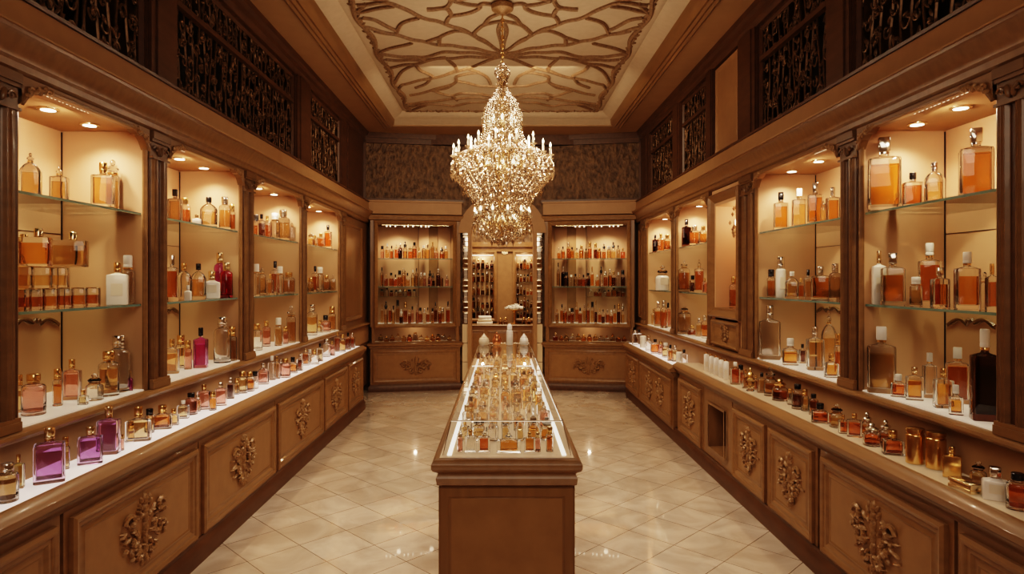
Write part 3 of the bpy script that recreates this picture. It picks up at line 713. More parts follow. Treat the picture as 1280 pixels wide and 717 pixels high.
SB = {
 ('L', 1): ([(38, 177, 232, 25, 'O', 'h', 'c'), (74, 194, 241, 22, 'S', 'h', 'c'), (129, 198, 254, 27, 'S', 'a', 'g', .1), (141, 187, 252, 15, 'T', 'h', 'c', .9)],
            [(147, 328, 381, 25, 'S', 'w', 'g', .1), (160, 320, 381, 14, 'T', 'c', 'w', .8)],
            [(24, 463, 510, 10, 'T', 'h', 'g', .5), (42, 462, 513, 26, 'R', 'p', 'g', .2), (72, 466, 512, 11, 'T', 'b', 'g', .3), (90, 447, 497, 22, 'S', 'p', 'g', .45), (118, 470, 503, 20, 'J', 'c', 'c', .1), (136, 438, 494, 23, 'R', 'a', 'g', .15), (151, 417, 487, 26, 'R', 'c', 's', .8), (165, 460, 485, 17, 'Q', 'm', 'd', .2), (104, 482, 500, 13, 'Q', 'h', 'g', 0)]),
 ('L', 2): ([(219, 229, 271, 18, 'S', 'k', 'k', .3), (231, 241, 275, 14, 'R', 'b', 'g', .1), (246, 262, 275, 11, 'Q', 'w', 'd', .2), (261, 244, 281, 20, 'O', 'h', 'k', .1), (281, 243, 284, 14, 'R', 'a', 's', .4), (291, 254, 287, 10, 'T', 'b', 'g', .1)],
            [(215, 318, 375, 15, 'S', 'b', 's', .2), (230, 330, 376, 20, 'O', 'c', 'g', .3), (235, 358, 377, 9, 'Q', 'w', 'w', 0), (248, 331, 375, 19, 'O', 'a', 'k', .1), (265, 340, 374, 19, 'Q', 'w', 'd', .1), (275, 316, 372, 14, 'R', 'm', 'd', .9), (283, 329, 373, 15, 'R', 'r', 'd', .1)],
            [(215, 431, 474, 18, 'S', 'a', 'g', .3), (226, 429, 470, 12, 'T', 'c', 'g', .2), (235, 432, 468, 9, 'T', 'p', 'g', .3), (251, 415, 465, 18, 'S', 'm', 'k', .2), (278, 402, 459, 20, 'R', 'c', 's', .2), (292, 412, 455, 11, 'T', 'a', 'g', .7)]),
 ('L', 3): ([(320, 266, 296, 9, 'T', 'b', 'k'), (327, 268, 297, 10, 'S', 'd', 'k'), (334, 270, 299, 10, 'S', 'b', 'g'), (344, 269, 301, 11, 'T', 'c', 'w', .1), (354, 265, 303, 16, 'R', 'h', 's', .2), (365, 279, 304, 9, 'S', 'c', 'c')],
            [(320, 331, 371, 10, 'T', 'c', 'w'), (327, 337, 371, 11, 'R', 'h', 'c'), (338, 345, 371, 9, 'S', 'a', 'g'), (344, 329, 370, 11, 'S', 'b', 'k', .6), (350, 335, 370, 9, 'T', 'c', 'w', .1), (361, 343, 370, 15, 'R', 'a', 'g')],
            [(321, 413, 446, 14, 'R', 'c', 'g'), (333, 410, 442, 10, 'R', 'p', 'g'), (348, 404, 439, 9, 'T', 'h', 'w'), (357, 414, 436, 7, 'T', 'p', 'g'), (364, 389, 435, 11, 'T', 'a', 'c', .2)]),
 ('L', 4): ([(389, 291, 309, 9, 'T', 'h', 'c'), (394, 296, 310, 7, 'S', 'a', 'g'), (401, 293, 311, 12, 'S', 'b', 'g'), (410, 283, 312, 10, 'S', 'e', 'k', .1)],
            [(388, 350, 368, 8, 'T', 'h', 'g'), (394, 336, 368, 9, 'S', 'b', 'k'), (400, 336, 367, 9, 'T', 'c', 'w'), (408, 347, 367, 9, 'R', 'a', 'g'), (416, 346, 367, 8, 'S', 'h', 'c')],
            [(390, 391, 429, 13, 'R', 'c', 's', .2), (400, 409, 425, 8, 'Q', 'h', 'g'), (407, 401, 422, 13, 'Q', 'p', 'k'), (415, 389, 419, 9, 'T', 'a', 'g')]),
 ('R', 1): ([(1100, 172, 263, 38, 'S', 'a', 's', .35), (1123, 234, 258, 10, 'T', 'c', 'w', .1), (1141, 207, 250, 24, 'S', 'b', 'k', .3), (1168, 196, 247, 23, 'O', 'h', 's', .2), (1220, 148, 236, 37, 'S', 'a', 's', .4)],
            [(1095, 311, 378, 25, 'S', 'w', 'd', .5), (1116, 314, 379, 27, 'S', 'a', 's', .1), (1145, 343, 380, 14, 'T', 'c', 'w', .1), (1162, 301, 379, 26, 'S', 'b', 'w', .6), (1175, 331, 381, 22, 'S', 'a', 's', .02), (1209, 311, 382, 29, 'S', 'a', 'w', .25), (1231, 337, 383, 10, 'T', 'c', 'c', .5), (1240, 326, 384, 15, 'S', 'b', 'g', .3)],
            [(1097, 416, 498, 32, 'S', 'c', 'w', .3), (1123, 477, 505, 17, 'Q', 'e', 'w', .1), (1143, 467, 508, 20, 'S', 'a', 'd', .2), (1162, 457, 513, 17, 'S', 'c', 'w', .4), (1179, 470, 519, 23, 'S', 'a', 'g', .15), (1197, 448, 517, 26, 'S', 'b', 'w', .6), (1195, 491, 528, 16, 'Q', 'a', 'w', 0), (1231, 427, 541, 33, 'S', 'd', 'w', .12)]),
 ('R', 2): ([(976, 240, 287, 18, 'S', 'a', 'k', .3), (999, 233, 282, 18, 'S', 'h', 'w', .3), (1019, 227, 279, 19, 'S', 'a', 's', .2), (1029, 248, 275, 7, 'T', 'h', 'c', .1), (1041, 227, 272, 17, 'S', 'a', 's', .4)],
            [(964, 337, 372, 10, 'T', 'a', 'k'), (976, 322, 373, 12, 'T', 'w', 's', .4), (990, 339, 373, 16, 'O', 'h', 'w', .1), (1001, 349, 374, 10, 'S', 'a', 'g'), (1010, 337, 374, 10, 'S', 'h', 'k'), (1026, 333, 375, 22, 'S', 'a', 's', .2), (1044, 330, 376, 14, 'R', 'k', 's', .3)],
            [(962, 395, 462, 25, 'S', 'c', 's', .35), (988, 431, 464, 19, 'Q', 'a', 'w', .1), (1003, 448, 472, 9, 'S', 'd', 'k'), (1019, 422, 476, 22, 'S', 'h', 's', .2), (1036, 407, 474, 19, 'O', 'c', 'c', .75), (1039, 452, 482, 18, 'Q', 'a', 'g', .02), (1048, 430, 482, 10, 'T', 'b', 'g', .3)]),
 ('R', 4): ([(858, 276, 310, 12, 'S', 'd', 'k'), (868, 285, 309, 12, 'R', 'b', 's'), (879, 286, 308, 9, 'R', 'a', 'g')],
            [(855, 332, 371, 14, 'R', 'a', 'c', .2), (866, 350, 371, 7, 'T', 'd', 'k'), (874, 330, 371, 12, 'S', 'b', 'c', .3), (881, 352, 371, 7, 'S', 'p', 'g')],
            [(855, 388, 424, 16, 'R', 'h', 'c', .2), (865, 415, 428, 11, 'Q', 'b', 'g'), (874, 408, 431, 9, 'S', 'h', 's'), (881, 406, 434, 9, 'R', 'b', 's')]),
 ('R', 5): ([(819, 296, 318, 7, 'S', 'd', 'k'), (826, 295, 318, 9, 'S', 'b', 'g'), (834, 297, 317, 8, 'R', 'b', 'g')],
            [(828, 337, 368, 17, 'J', 'w', 'c', .2)],
            [(817, 396, 416, 7, 'S', 'h', 'g'), (823, 386, 417, 11, 'S', 'a', 's'), (830, 385, 419, 9, 'R', 'b', 's'), (835, 391, 421, 8, 'S', 'p', 'k')]),
}
for (sd, n), (a, b, c) in SB.items():
    shelf_bottles(sd, n, 'top', ZT, a, 2.32); shelf_bottles(sd, n, 'middle', ZM, b, ZT - .012); shelf_bottles(sd, n, 'bottom', ZS, c, ZM - .012)

# stacked glass cubes of the first violet-side bay
def at_bay(x, d, s=-1): return (s * d, F * d / abs(x - VX))
def cube_stack():
    d = 2.02
    yq = lambda x: F * d / (VX - x)
    k = 0
    lv = [[(27, 16, 22, 'b'), (44, 16, 22, 'b'), (62, 17, 22, 'a'), (80, 17, 22, 'b'), (98, 17, 22, 'a'), (115, 15, 22, 'b')], [(31, 20, 24, 'c'), (55, 22, 24, 'h'), (77, 18, 24, 'c')], [(49, 33, 30, 'a'), (91, 40, 31, 'h')]]
    z = ZM
    names = ['bottom', 'middle', 'topmost']
    for li, row in enumerate(lv):
        hh = 0
        for i, (x, w, h, c) in enumerate(row):
            Y = yq(x); W = w * Y / F; H = h * Y / F
            H = {0: .085, 1: .088, 2: .125}[li]
            root = thing('glass_cube_flask', f'{CN[c]} glass block flask in the {names[li]} tier of the cube stack, {ordn[i]} from near end', 'bottle', (-d - (0.01 * li), Y, z + .0005), math.atan2(d, Y) * .55, 'block flasks of the cube stack')
            W = min(W * 1.02, (yq(row[i + 1][0]) - Y) * .93 if i + 1 < len(row) else W)
            m = MB(); m.loft([rr_ring(W / 2 * q, .036 * q, .004, zz, 2) for q, zz in ((.96, 0), (1, .004), (1, H - .004), (.96, H))]); m.build('glass_body', 'glass_c', root)
            m = MB(); m.loft([rr_ring(W / 2 * .8, .028, .004, zz, 2) for zz in (.012, H * (.62 if li < 2 else .8))]); m.build('liquid', 'liquid_' + ('h' if c == 'c' else c), root)
            if li == 2:
                m = MB(); m.lathe([(.014, H + .001), (.017, H + .004), (.017, H + .035), (.013, H + .04)], W * .12, 0, 12); m.build('cap', 'pale_gold', root)
            else:
                m = MB(); m.loft([rr_ring(W / 2 * .98, .034, .004, zz, 2) for zz in (H + .0005, H + .005)]); m.build('lid', 'pale_gold', root)
            hh = H + .0065
        z += hh
    bottle('perfume_bottle', 'amber round bottle with gold cap beside the cube stack, middle shelf, stacked-cube bay', 'perfume bottles in the stacked-cube bay', (-2.14, F * 2.14 / (VX - 30), ZM + .0005), .33, .055, 'R', 'a', 'g')
cube_stack()
# niche bottle
bottle('perfume_bottle', 'tall amber round bottle standing alone in the narrow wall niche', None, (1.98, F * 1.98 / (918 - VX), 1.3105), .27, .085, 'R', 'a', 'g')

# counter bottles
def counter_bottles(side, z, items, where, dlo=1.745, dhi=1.845, ymax=20):
    s = -1 if side == 'L' else 1
    placed = []
    items = sorted(items, key=lambda t: -abs(t[0] - VX))
    for i, it in enumerate(items):
        x, yt, yb, w, typ, col, cap = it[:7]
        dx = abs(x - VX); best = None
        us = ([it[7]] if len(it) > 7 else []) + [R.uniform(.1, .9) for _ in range(40)]
        for u in us:
            d = dlo + u * (dhi - dlo); r = w * F * d / dx / F / 2; d = min(max(d, dlo - .033 + r * 1.08), XW - .006 - r); Y = min(F * d / dx, ymax); Y = max(Y, 6.2) if ymax < 9 else Y; r = w * Y / F / 2 * .92
            gap = min([math.hypot(d - a, Y - b) - r - c for a, b, c in placed] or [1])
            if best is None or gap > best[0]: best = (gap, d, Y, r)
            if gap > .003: break
        g, d, Y, r = best
        if g < .002: r *= .8
        placed.append((d, Y, r))
        H = (yb - yt) * Y / F; W = w * Y / F * (1 if g > .002 else .84)
        W = min(W, .13)
        if typ == 'B' and cap == 'n':      # flat tester case
            W = min(W, .09)
        view = math.atan2(s * d, Y)
        rot = -view * R.uniform(.4, 1.) if typ in 'SOQFB' else 0
        bottle('perfume_flacon', mk_label(col, typ, cap, 'flacon', where, i), 'flacons on ' + where, (s * d, Y, z + .0005), H, W, typ, col, cap, rot, parts=dx > 180, rel=view + rot)
LC = [(9, 568, 616, 24, 'R', 'k', 's', .2), (23, 564, 606, 14, 'S', 'n', 'g', .9), (62, 526, 594, 34, 'S', 'v', 'd', .25), (82, 544, 584, 9, 'T', 'h', 'g', .8), (113, 532, 578, 28, 'S', 'v', 'd', .3), (136, 507, 566, 28, 'S', 'v', 'd', .45), (152, 545, 565, 6, 'T', 'p', 'g', .2),
      (173, 506, 549, 36, 'F', 'h', 'g', .3), (187, 515, 545, 11, 'T', 'a', 'k', .8), (203, 508, 537, 24, 'Q', 'b', 'g', .4), (217, 513, 533, 14, 'Q', 'a', 'g'), (229, 506, 528, 15, 'S', 'h', 'w'), (239, 496, 523, 15, 'R', 'p', 'k'), (255, 488, 519, 20, 'S', 'p', 'g', .3), (266, 490, 513, 9, 'T', 'b', 'g'), (276, 480, 509, 14, 'S', 'p', 's'), (288, 479, 505, 10, 'S', 'd', 's'),
      (303, 472, 499, 13, 'R', 'h', 'g'), (312, 474, 498, 12, 'R', 'b', 'g'), (319, 472, 494, 8, 'T', 'c', 'k'), (329, 463, 489, 15, 'O', 'p', 's'), (340, 456, 486, 10, 'S', 'c', 'w'), (346, 453, 481, 9, 'S', 'a', 'g'), (357, 454, 478, 12, 'R', 'p', 'g'), (366, 455, 475, 13, 'Q', 'b', 'k'), (375, 451, 471, 8, 'S', 'd', 's'), (382, 447, 468, 10, 'S', 'b', 'd'),
      (393, 448, 466, 12, 'Q', 'c', 'g'), (400, 442, 464, 8, 'S', 'h', 'k'), (408, 440, 462, 11, 'R', 'c', 's'), (415, 441, 459, 8, 'S', 'p', 'g'), (422, 433, 457, 9, 'S', 'b', 'g'), (428, 433, 455, 8, 'R', 'a', 'g'), (435, 432, 453, 8, 'S', 'b', 'k'), (440, 432, 451, 8, 'S', 'e', 's', 0),
      (164, 532, 553, 8, 'T', 'c', 'g', .8), (247, 500, 520, 8, 'T', 'h', 's', .9), (296, 482, 502, 7, 'T', 'a', 'g', .9), (351, 460, 480, 6, 'T', 'c', 's', .9), (387, 451, 468, 5, 'T', 'a', 'w', .9)]
counter_bottles('L', CZ, LC, 'violet counter')
RC = [(883, 455, 478, 6.5, 'B', 'w', 'n', .35), (889, 456, 479, 6.5, 'B', 'w', 'n', .35), (895, 457, 481, 6.5, 'B', 'w', 'n', .35), (901, 458, 482, 6.5, 'B', 'w', 'n', .35), (907.5, 459, 484, 7, 'B', 'w', 'n', .35),
      (919, 458, 486, 12, 'S', 'e', 'w', .4), (926, 465, 488, 8, 'T', 'b', 'k', .8), (932, 464, 488, 9, 'S', 'a', 'g', .3), (938, 474, 503, 13, 'V', 'h', 'g', .2), (945, 480, 498, 8, 'S', 'b', 'g', .8), (952, 480, 505, 11, 'S', 'h', 'k', .25), (963, 470, 506, 15, 'J', 'a', 'c', .4), (975, 487, 514, 19, 'J', 'e', 'g', .3), (988, 500, 520, 8, 'T', 'c', 'g', .8),
      (997, 492, 523, 14, 'R', 'd', 'k', .3), (1006, 497, 524, 9, 'T', 'h', 'g', .8), (1017, 494, 520, 11, 'R', 'b', 'k', .8), (1025, 507, 531, 21, 'Q', 'e', 'k', .15), (1046, 507, 536, 17, 'J', 'h', 'c', .5), (1054, 523, 546, 12, 'S', 'e', 'g', .1), (1068, 523, 552, 17, 'S', 'e', 'g', .3), (1084, 522, 553, 14, 'J', 'a', 's', .9), (1090, 533, 561, 20, 'J', 'e', 's', .2),
      (1107, 531, 562, 16, 'J', 'b', 's', .9), (1116, 542, 572, 26, 'Q', 'e', 'g', .25), (1144, 538, 582, 21, 'M', 'g', 'g', .35), (1170, 546, 592, 22, 'M', 'g', 'g', .3), (1190, 558, 596, 20, 'S', 'g', 'g', .55), (1223, 570, 600, 18, 'J', 'h', 'c', .85), (1244, 580, 620, 29, 'Q', 'w', 's', .3), (1272, 600, 645, 24, 'R', 'e', 'k', .3)]
counter_bottles('R', CZ, RC, 'amber counter')
FC = [(794, 425, 443, 8, 'R', 'c', 's'), (799, 427, 445, 8, 'S', 'c', 'k'), (804, 430, 447, 8, 'R', 'w', 'n'), (811, 430, 449, 9, 'Q', 'c', 's'), (819, 432, 450, 12, 'S', 'e', 'k'), (826, 436, 452, 7, 'R', 'p', 'g'), (832, 437, 455, 9, 'R', 'c', 'w'),
      (838, 438, 458, 8, 'S', 'b', 'k'), (844, 440, 460, 9, 'S', 'c', 's'), (849, 444, 462, 8, 'R', 'w', 'n'), (855, 443, 464, 9, 'S', 'c', 'k')]
counter_bottles('R', .715, FC, 'lower corner counter', 1.715, 1.80, 8.38)
# cream display tiles under some amber flacons, flat tester case
for i, (x, w) in enumerate(((1000, .2), (1052, .18), (1100, .2), (1150, .2), (1196, .16))):
    pass
Y = F * 1.747 / (1209 - VX)
m = MB(); m.loft([rr_ring(.035 * q, .055 * q, .006, z, 2) for q, z in ((1, 0), (1, .012), (.9, .014), (.9, .022), (1, .024), (1, .034), (.94, .037))])
tag(m.build('tester_case', 'pale_gold', None, loc=(1.747, Y, CZ + .0005), rotz=.1), 'flat gold tester case lying in front of the gold cylinders', 'case')

# ------------------------------------------------------------------ central case
def central_case():
    cx = .016; y0, y1 = 2.30, 5.35
    root = thing('display_case', 'long wooden island display case with glass lid full of bottles', 'display case', (cx, y0, 0)); loc = (-cx, -y0, 0)
    P = lambda m, nm, mats, p=root, **k: m.build(nm, mats, p, loc=loc, **k)
    m = MB()
    m.box(cx - .243, cx + .243, y0 + .045, y1 - .045, .09, .80)
    P(m, 'body', 'wood_panel')
    def rect(h, o, z): return [(cx - h, y0 + o, z), (cx + h, y0 + o, z), (cx + h, y1 - o, z), (cx - h, y1 - o, z)]
    m = MB(); m.loft([rect(h, o, z) for h, o, z in ((.262, .025, 0), (.262, .025, .07), (.252, .035, .09), (.245, .044, .095))], caps=False); P(m, 'plinth', 'wood_dark')
    m = MB()
    m.loft([rect(h, o, z) for h, o, z in ((.240, .048, .79), (.246, .038, .80), (.255, .028, .805), (.258, .022, .83), (.250, .028, .842), (.250, .028, .848), (.268, .008, .86), (.273, .002, .87), (.273, .0, .885), (.268, .006, .895), (.252, .022, .904), (.246, .03, .904), (.246, .03, .890))], caps=False)
    P(m, 'moulded_rim', 'wood')
    # front raised panel with frame
    m = MB(lambda x, y, z: (cx + y, y0 + .045 - x, z))
    m.loft([[(h, -.243 + i, .1 + i), (h, .243 - i, .1 + i), (h, .243 - i, .79 - i), (h, -.243 + i, .79 - i)] for i, h in ((0, 0), (0, .008), (.030, .008), (.036, .002), (.042, -.001))], caps=False)
    P(m, 'front_frame', 'wood_vertical')
    for s in (-1, 1):
        m = MB(lambda x, y, z: (cx + s * (.243 + x), y, z))
        for k in range(3):
            a = y0 + .06 + k * (y1 - y0 - .12) / 3; b = a + (y1 - y0 - .12) / 3
            m.rings(a, b, .1, .79, [(0, 0), (0, .008), (.03, .008), (.038, .002)])
        P(m, 'side_frame', ['wood_vertical'])
    m = MB(); m.box(cx - .246, cx + .246, y0 + .03, y1 - .03, .885, .9); P(m, 'lit_deck', 'lit_case')
    m = MB()
    for s in (-1, 1):
        a = cx + s * .205; m.box(min(a, a + s * .016), max(a, a + s * .016), y0 + .075, y1 - .1, .9005, .904)
    P(m, 'light_strip', 'led_soft')
    zt, hb, ht = 1.03, .236, .206
    fb, ft, bb = y0 + .062, y0 + .066, y1 - .06
    A = [(cx - hb, fb, .904), (cx + hb, fb, .904), (cx + hb, bb, .904), (cx - hb, bb, .904)]
    T = [(cx - ht, ft, zt), (cx + ht, ft, zt), (cx + ht, bb, zt), (cx - ht, bb, zt)]
    def pane(q, nm):
        m = MB(); m.add(q, [(0, 1, 2, 3)]); P(m, nm, 'pane', smooth=False)
    pane([A[0], A[1], T[1], T[0]], 'front_pane'); pane([A[2], A[3], T[3], T[2]], 'end_pane'); pane([A[3], A[0], T[0], T[3]], 'side_pane'); pane([A[1], A[2], T[2], T[1]], 'side_pane'); pane(T, 'top_pane')
    m = MB()
    for a, b in ((0, 1), (1, 2), (2, 3), (3, 0)): m.tube([T[a], T[b]], .0028, 6)
    for k in range(4): m.tube([A[k], T[k]], .0022, 6)
    P(m, 'edge_strip', 'silver')
    # bottles inside
    rows = 17; yy = 2.46
    front = [(575, 7, 26, 'T', 'p', 'c'), (588, 15, 27, 'S', 'c', 'g'), (605, 15, 26, 'S', 'e', 'c'), (636, 30, 24, 'F', 'a', 'c'), (662, 14, 24, 'S', 'a', 'g'), (672, 8, 24, 'T', 'p', 'd'), (687, 9, 31, 'T', 'b', 'g')]
    for i, (x, w, h, t, c, k) in enumerate(front):
        Y = 2.43; X = (x - VX) * Y / F
        bottle('scent_bottle', f'{CN[c]} {SN[t]} scent bottle, front row of the island case, {ordn[i]} from violet side', 'scent bottles in the island case', (X, Y, .9005), min(h * Y / F, .11), w * Y / F, t, c, k, 0)
    for r in range(1, rows):
        Y = 2.46 + r * .161
        n = 7
        for i in range(n):
            t = R.choice('SSRRTOQJSJ'); c = R.choice('aahhccpabhcpah'); k = R.choice('ggcdcwcgk')
            W = R.uniform(.036, .056); H = R.uniform(.07, .122)
            if t in 'T': W = .03
            if t in 'Q': H = R.uniform(.05, .07)
            X = cx - .168 + i * .056 + R.uniform(-.004, .004)
            bottle('scent_bottle', f'{CN[c]} {SN[t]} scent bottle, {ordn[r]} row of the island case, {ordn[i]} from violet side', 'scent bottles in the island case', (X, Y + R.uniform(-.04, .04), .9005), H, W, t, c, k, R.uniform(-.5, .5), parts=Y < 3.2)
central_case()
# on the glass top of the case, at the far end
def on_case(name, label, cat, x, Y, prof, mat, n=20):
    m = MB(); m.lathe(prof, 0, 0, n); return tag(m.build(name, mat, None, loc=((x - VX) * Y / F, Y, 1.0315)), label, cat)
t = thing('white_bottle', 'tall white ribbed bottle standing on the far end of the island case', 'bottle', ((637 - VX) * 5.1 / F, 5.1, 1.0335))
m = MB(); m.lathe([(.024, 0), (.027, .004), (.027, .1), (.024, .115), (.018, .12)], 0, 0, 18); m.build('body', 'milk_white', t)
m = MB(); m.lathe([(.017, .121), (.02, .124), (.02, .15), (.012, .165), (.004, .17)], 0, 0, 16); m.build('cap', 'white_cap', t)
for x, lb_, q in ((605, 'cream rounded perfume urn on the island case beside the tall white bottle, violet side', 'milk_cream'), (655, 'white rounded perfume urn on the island case beside the tall white bottle, amber side', 'milk_white')):
    t = thing('perfume_urn', lb_, 'urn', ((x - VX) * 5.12 / F, 5.12, 1.0335), 0, 'urns on the island case')
    k = .95 if x < 620 else .8
    m = MB(); m.lathe([(.035 * k, 0), (.042 * k, .008), (.045 * k, .032), (.036 * k, .055), (.02, .062)], 0, 0, 18); m.build('body', q, t)
    m = MB(); m.lathe([(.022, .063), (.024, .066), (.012, .075), (.008, .084), (.002, .09)], 0, 0, 12); m.build('lid', q, t)
t = thing('copper_pot', 'round copper pot between the urns on the island case', 'pot', ((621 - VX) * 5.12 / F, 5.12, 1.0335))
m = MB(); m.lathe([(.02, 0), (.035, .012), (.04, .035), (.03, .06), (.026, .07)], 0, 0, 18); m.build('body', 'copper', t)
m = MB(); m.lathe([(.027, .071), (.02, .085), (.006, .09), (.008, .1), (.002, .104)], 0, 0, 12); m.build('lid', 'copper', t)

# ------------------------------------------------------------------ back wall
def back_cabinet(side):
    s = -1 if side == 'L' else 1
    nm = 'violet-side' if s < 0 else 'amber-side'
    xi, xo = .60, 1.83          # inner / outer X of the cabinet
    ang = math.atan2(.22, xo - xi)
    W = (xo - xi) / math.cos(ang)
    # local frame: u from the outer end to the inner end, v depth into the wall
    root = thing('back_cabinet', f'glazed corner display cabinet at the {nm} of the archway', 'display cabinet', (s * xo, 8.86, 0), (ang if s < 0 else -ang))
    u = lambda x, y, z: (-s * x, y, z)
    P = lambda m, n_, mats, p=root, **k: m.build(n_, mats, p, **k)
    m = MB(u); m.box(0, W, 0, .4, .08, .60); P(m, 'base_carcass', 'wood')
    m = MB(u); m.loft([[(-o, -o, z), (W + o, -o, z), (W + o, .4, z), (-o, .4, z)] for o, z in ((.03, 0), (.03, .06), (.012, .085), (0, .1))], caps=False); P(m, 'plinth', 'wood_dark')
    m = MB(lambda x, y, z: (-s * y, -x, z)); m.rings(.03, W - .03, .12, .57, [(0, 0), (0, .014), (.02, .022), (.035, .008), (.05, .002), (.07, .006)], mc=1); fp = P(m, 'front_panel', ['wood', 'wood_panel'])
    m = MB(lambda x, y, z: (-s * y, x, z)); ornament(m, W / 2, .345, -.006, .24, .12); P(m, 'carved_ornament', 'carved_gold', fp)
    m = MB(u); m.loft([[(-o, -o, z), (W + o, -o, z), (W + o, .4, z), (-o, .4, z)] for o, z in ((0, .60), (.015, .605), (.02, .625), (.04, .64), (.045, .66), (.035, .672), (.02, .676))]); P(m, 'counter_slab', 'wood')
    # low glazed tray
    m = MB(u)
    for a, b in ((.02, .06), (W - .06, W - .02)): m.box(a, b, -.005, .03, .676, .90)
    m.box(.06, W - .06, .0, .03, .676, .69)
    P(m, 'tray_frame', 'wood')
    m = MB(u); m.box(.03, W - .03, .26, .28, .676, .91); P(m, 'tray_back', 'bay_lining')
    m = MB(u); m.box(.06, W - .06, .04, .26, .6765, .682); P(m, 'tray_base', 'lit_warm')
    # upper case
    x0, x1 = .10, W - .10; z0, z1 = .935, 2.33
    m = MB(u)
    m.box(0, x0, -.01, .42, .90, 2.42); m.box(x1, W, -.01, .42, .90, 2.42); m.box(x0, x1, -.01, .42, .90, z0); m.box(x0, x1, -.01, .42, z1, 2.42)
    P(m, 'case_frame', 'wood_vertical')
    m = MB(u)
    m.loft([[(x0 - .05 + i, -.01 - h, z0 - .045 + i), (x1 + .05 - i, -.01 - h, z0 - .045 + i), (x1 + .05 - i, -.01 - h, z1 + .05 - i), (x0 - .05 + i, -.01 - h, z1 + .05 - i)] for i, h in ((0, 0), (0, .02), (.015, .03), (.03, .018), (.04, .008), (.05, 0), (.055, -.02))], caps=False)
    m.loft([[(-o, -.01 - o, z), (W + o, -.01 - o, z), (W + o, .4, z), (-o, .4, z)] for o, z in ((0, 2.38), (.015, 2.39), (.02, 2.41), (.04, 2.43), (.045, 2.45), (.03, 2.46))])
    P(m, 'case_moulding', 'wood')
    m = MB(u); m.box(x0, x1, .40, .42, z0, z1); P(m, 'back_panel', 'bay_lining')
    m = MB(u); m.box(x0, x1, .02, .40, z0 - .001, z0 + .002); P(m, 'lit_base', 'lit_bay')
    part = (x0 + (x1 - x0) * .55)
    zs = [1.855, 1.46]
    for z in zs:
        m = MB(u); m.box(x0 + .004, x1 - .004, .04, .39, z - .01, z); sh = P(m, 'shelf', 'shelf_glass')
        m = MB(u); m.box(x0 + .004, x1 - .004, .038, .040, z - .01, z); P(m, 'shelf_edge', 'shelf_edge', sh)
    zp = 1.32
    m = MB(u); m.box(x0 + .004, part, .1, .39, zp - .01, zp) ; P(m, 'half_shelf', 'shelf_glass')
    m = MB(u); m.box(part, part + .012, .345, .39, z0, z1); P(m, 'divider', 'wood')
    m = MB(u)
    for i in range(12):
        a = x0 + .12 + i * .06
        if i % 4 < 3: m.lathe([(.004, z1 - .034), (.010, z1 - .028), (.010, z1 - .02), (.004, z1 - .012)], a + R.uniform(-.01, .01), .056, 8)
    P(m, 'light_strip', 'led')
    m = MB(u); m.box(x0 + .06, x1 - .06, .04, .072, z1 - .012, z1); P(m, 'light_rail', 'pale_gold')
    Wd = Vector((-s * math.cos(0), 0, 0))
    M = Matrix.Translation((s * xo, 8.86, 0)) @ Matrix.Rotation(ang if s < 0 else -ang, 4, 'Z')
    pt = lambda x, y, z: tuple(M @ Vector((-s * x, y, z)))
    for a in (.28, .72):
        lamp('SPOT', 'cabinet_spot', pt(x0 + (x1 - x0) * a, .16, z1 - .03), 25, WARM, .03, (0, 0, 0), spot_size=2.4, spot_blend=.9)
    lamp('POINT', 'tray_lamp', pt(W / 2, .1, .885), .7, WARM, .02)
    levels = [('top shelf', zs[0], x0 + .03, x1 - .05, 15, (.14, .25)), ('middle shelf', zs[1], x0 + .03, x1 - .05, 16, (.15, .29)), ('half shelf', zp, x0 + .03, part - .04, 8, (.07, .12)), ('bottom shelf', z0 + .002, x0 + .03, x1 - .04, 18, (.19, .33))]
    for ln, z, a, b, n, (h0, h1) in levels:
        for i in range(n):
            x = a + (b - a) * (i + .5) / n + R.uniform(-.006, .006)
            col = R.choice('abbbehcdpckaab' if s < 0 else 'abbdehcdaackab'); t = R.choice('SSRTORSTJ'); k = R.choice('kkgswgckk')
            wd = (b - a) / n * R.uniform(.78, 1.08); hh = R.uniform(h0, h1)
            if ln != 'bottom shelf' and R.random() < .12: hh *= 1.3
            hh = min(hh, .34 if ln != 'half shelf' else .122)
            if ln == 'middle shelf' : pass
            v = (R.uniform(.08, .13) if i % 2 else R.uniform(.22, .29)) if ln != 'half shelf' else (.14 if i % 2 else .25)
            bottle('miniature_bottle', f'{CN[col]} {SN[t]} bottle, {ln} of the {nm} back cabinet, {ordn[n - 1 - i]} from the archway', f'bottles in the {nm} back cabinet', pt(x, v, z + .0006), hh, wd, t, col, k, R.uniform(-.4, .4), parts=False)
    for i in range(13):
        x = .1 + (W - .2) * (i + .5) / 13
        col = R.choice('hhaccae'); t = R.choice('QJJQR')
        bottle('miniature_bottle', f'{CN[col]} {SN[t]} flacon, low tray of the {nm} back cabinet, {ordn[12 - i]} from the archway', f'bottles in the {nm} back cabinet', pt(x, R.uniform(.08, .2), .6826), R.uniform(.07, .13), .07, t, col, R.choice('gdgc'), 0, parts=False)
    # wall above the cabinet: beige band and dark relief panel
    m = MB(u); m.prism_y([], 0, 0) if False else None
    m.box(-.12, W + .02, -.04, .3, 2.47, 2.65); m.box(-.12, W + .03, -.055, .3, 2.635, 2.655)
    o = struct(P(m, 'trim_band_' + ('left' if s < 0 else 'right'), 'frieze', None)); o.matrix_world = M
    m = MB(u); m.box(-.14, W + .12, .06, .4, 2.655, 3.62)
    o = struct(P(m, 'wall_back_' + ('left' if s < 0 else 'right'), 'dark_relief', None)); o.matrix_world = M
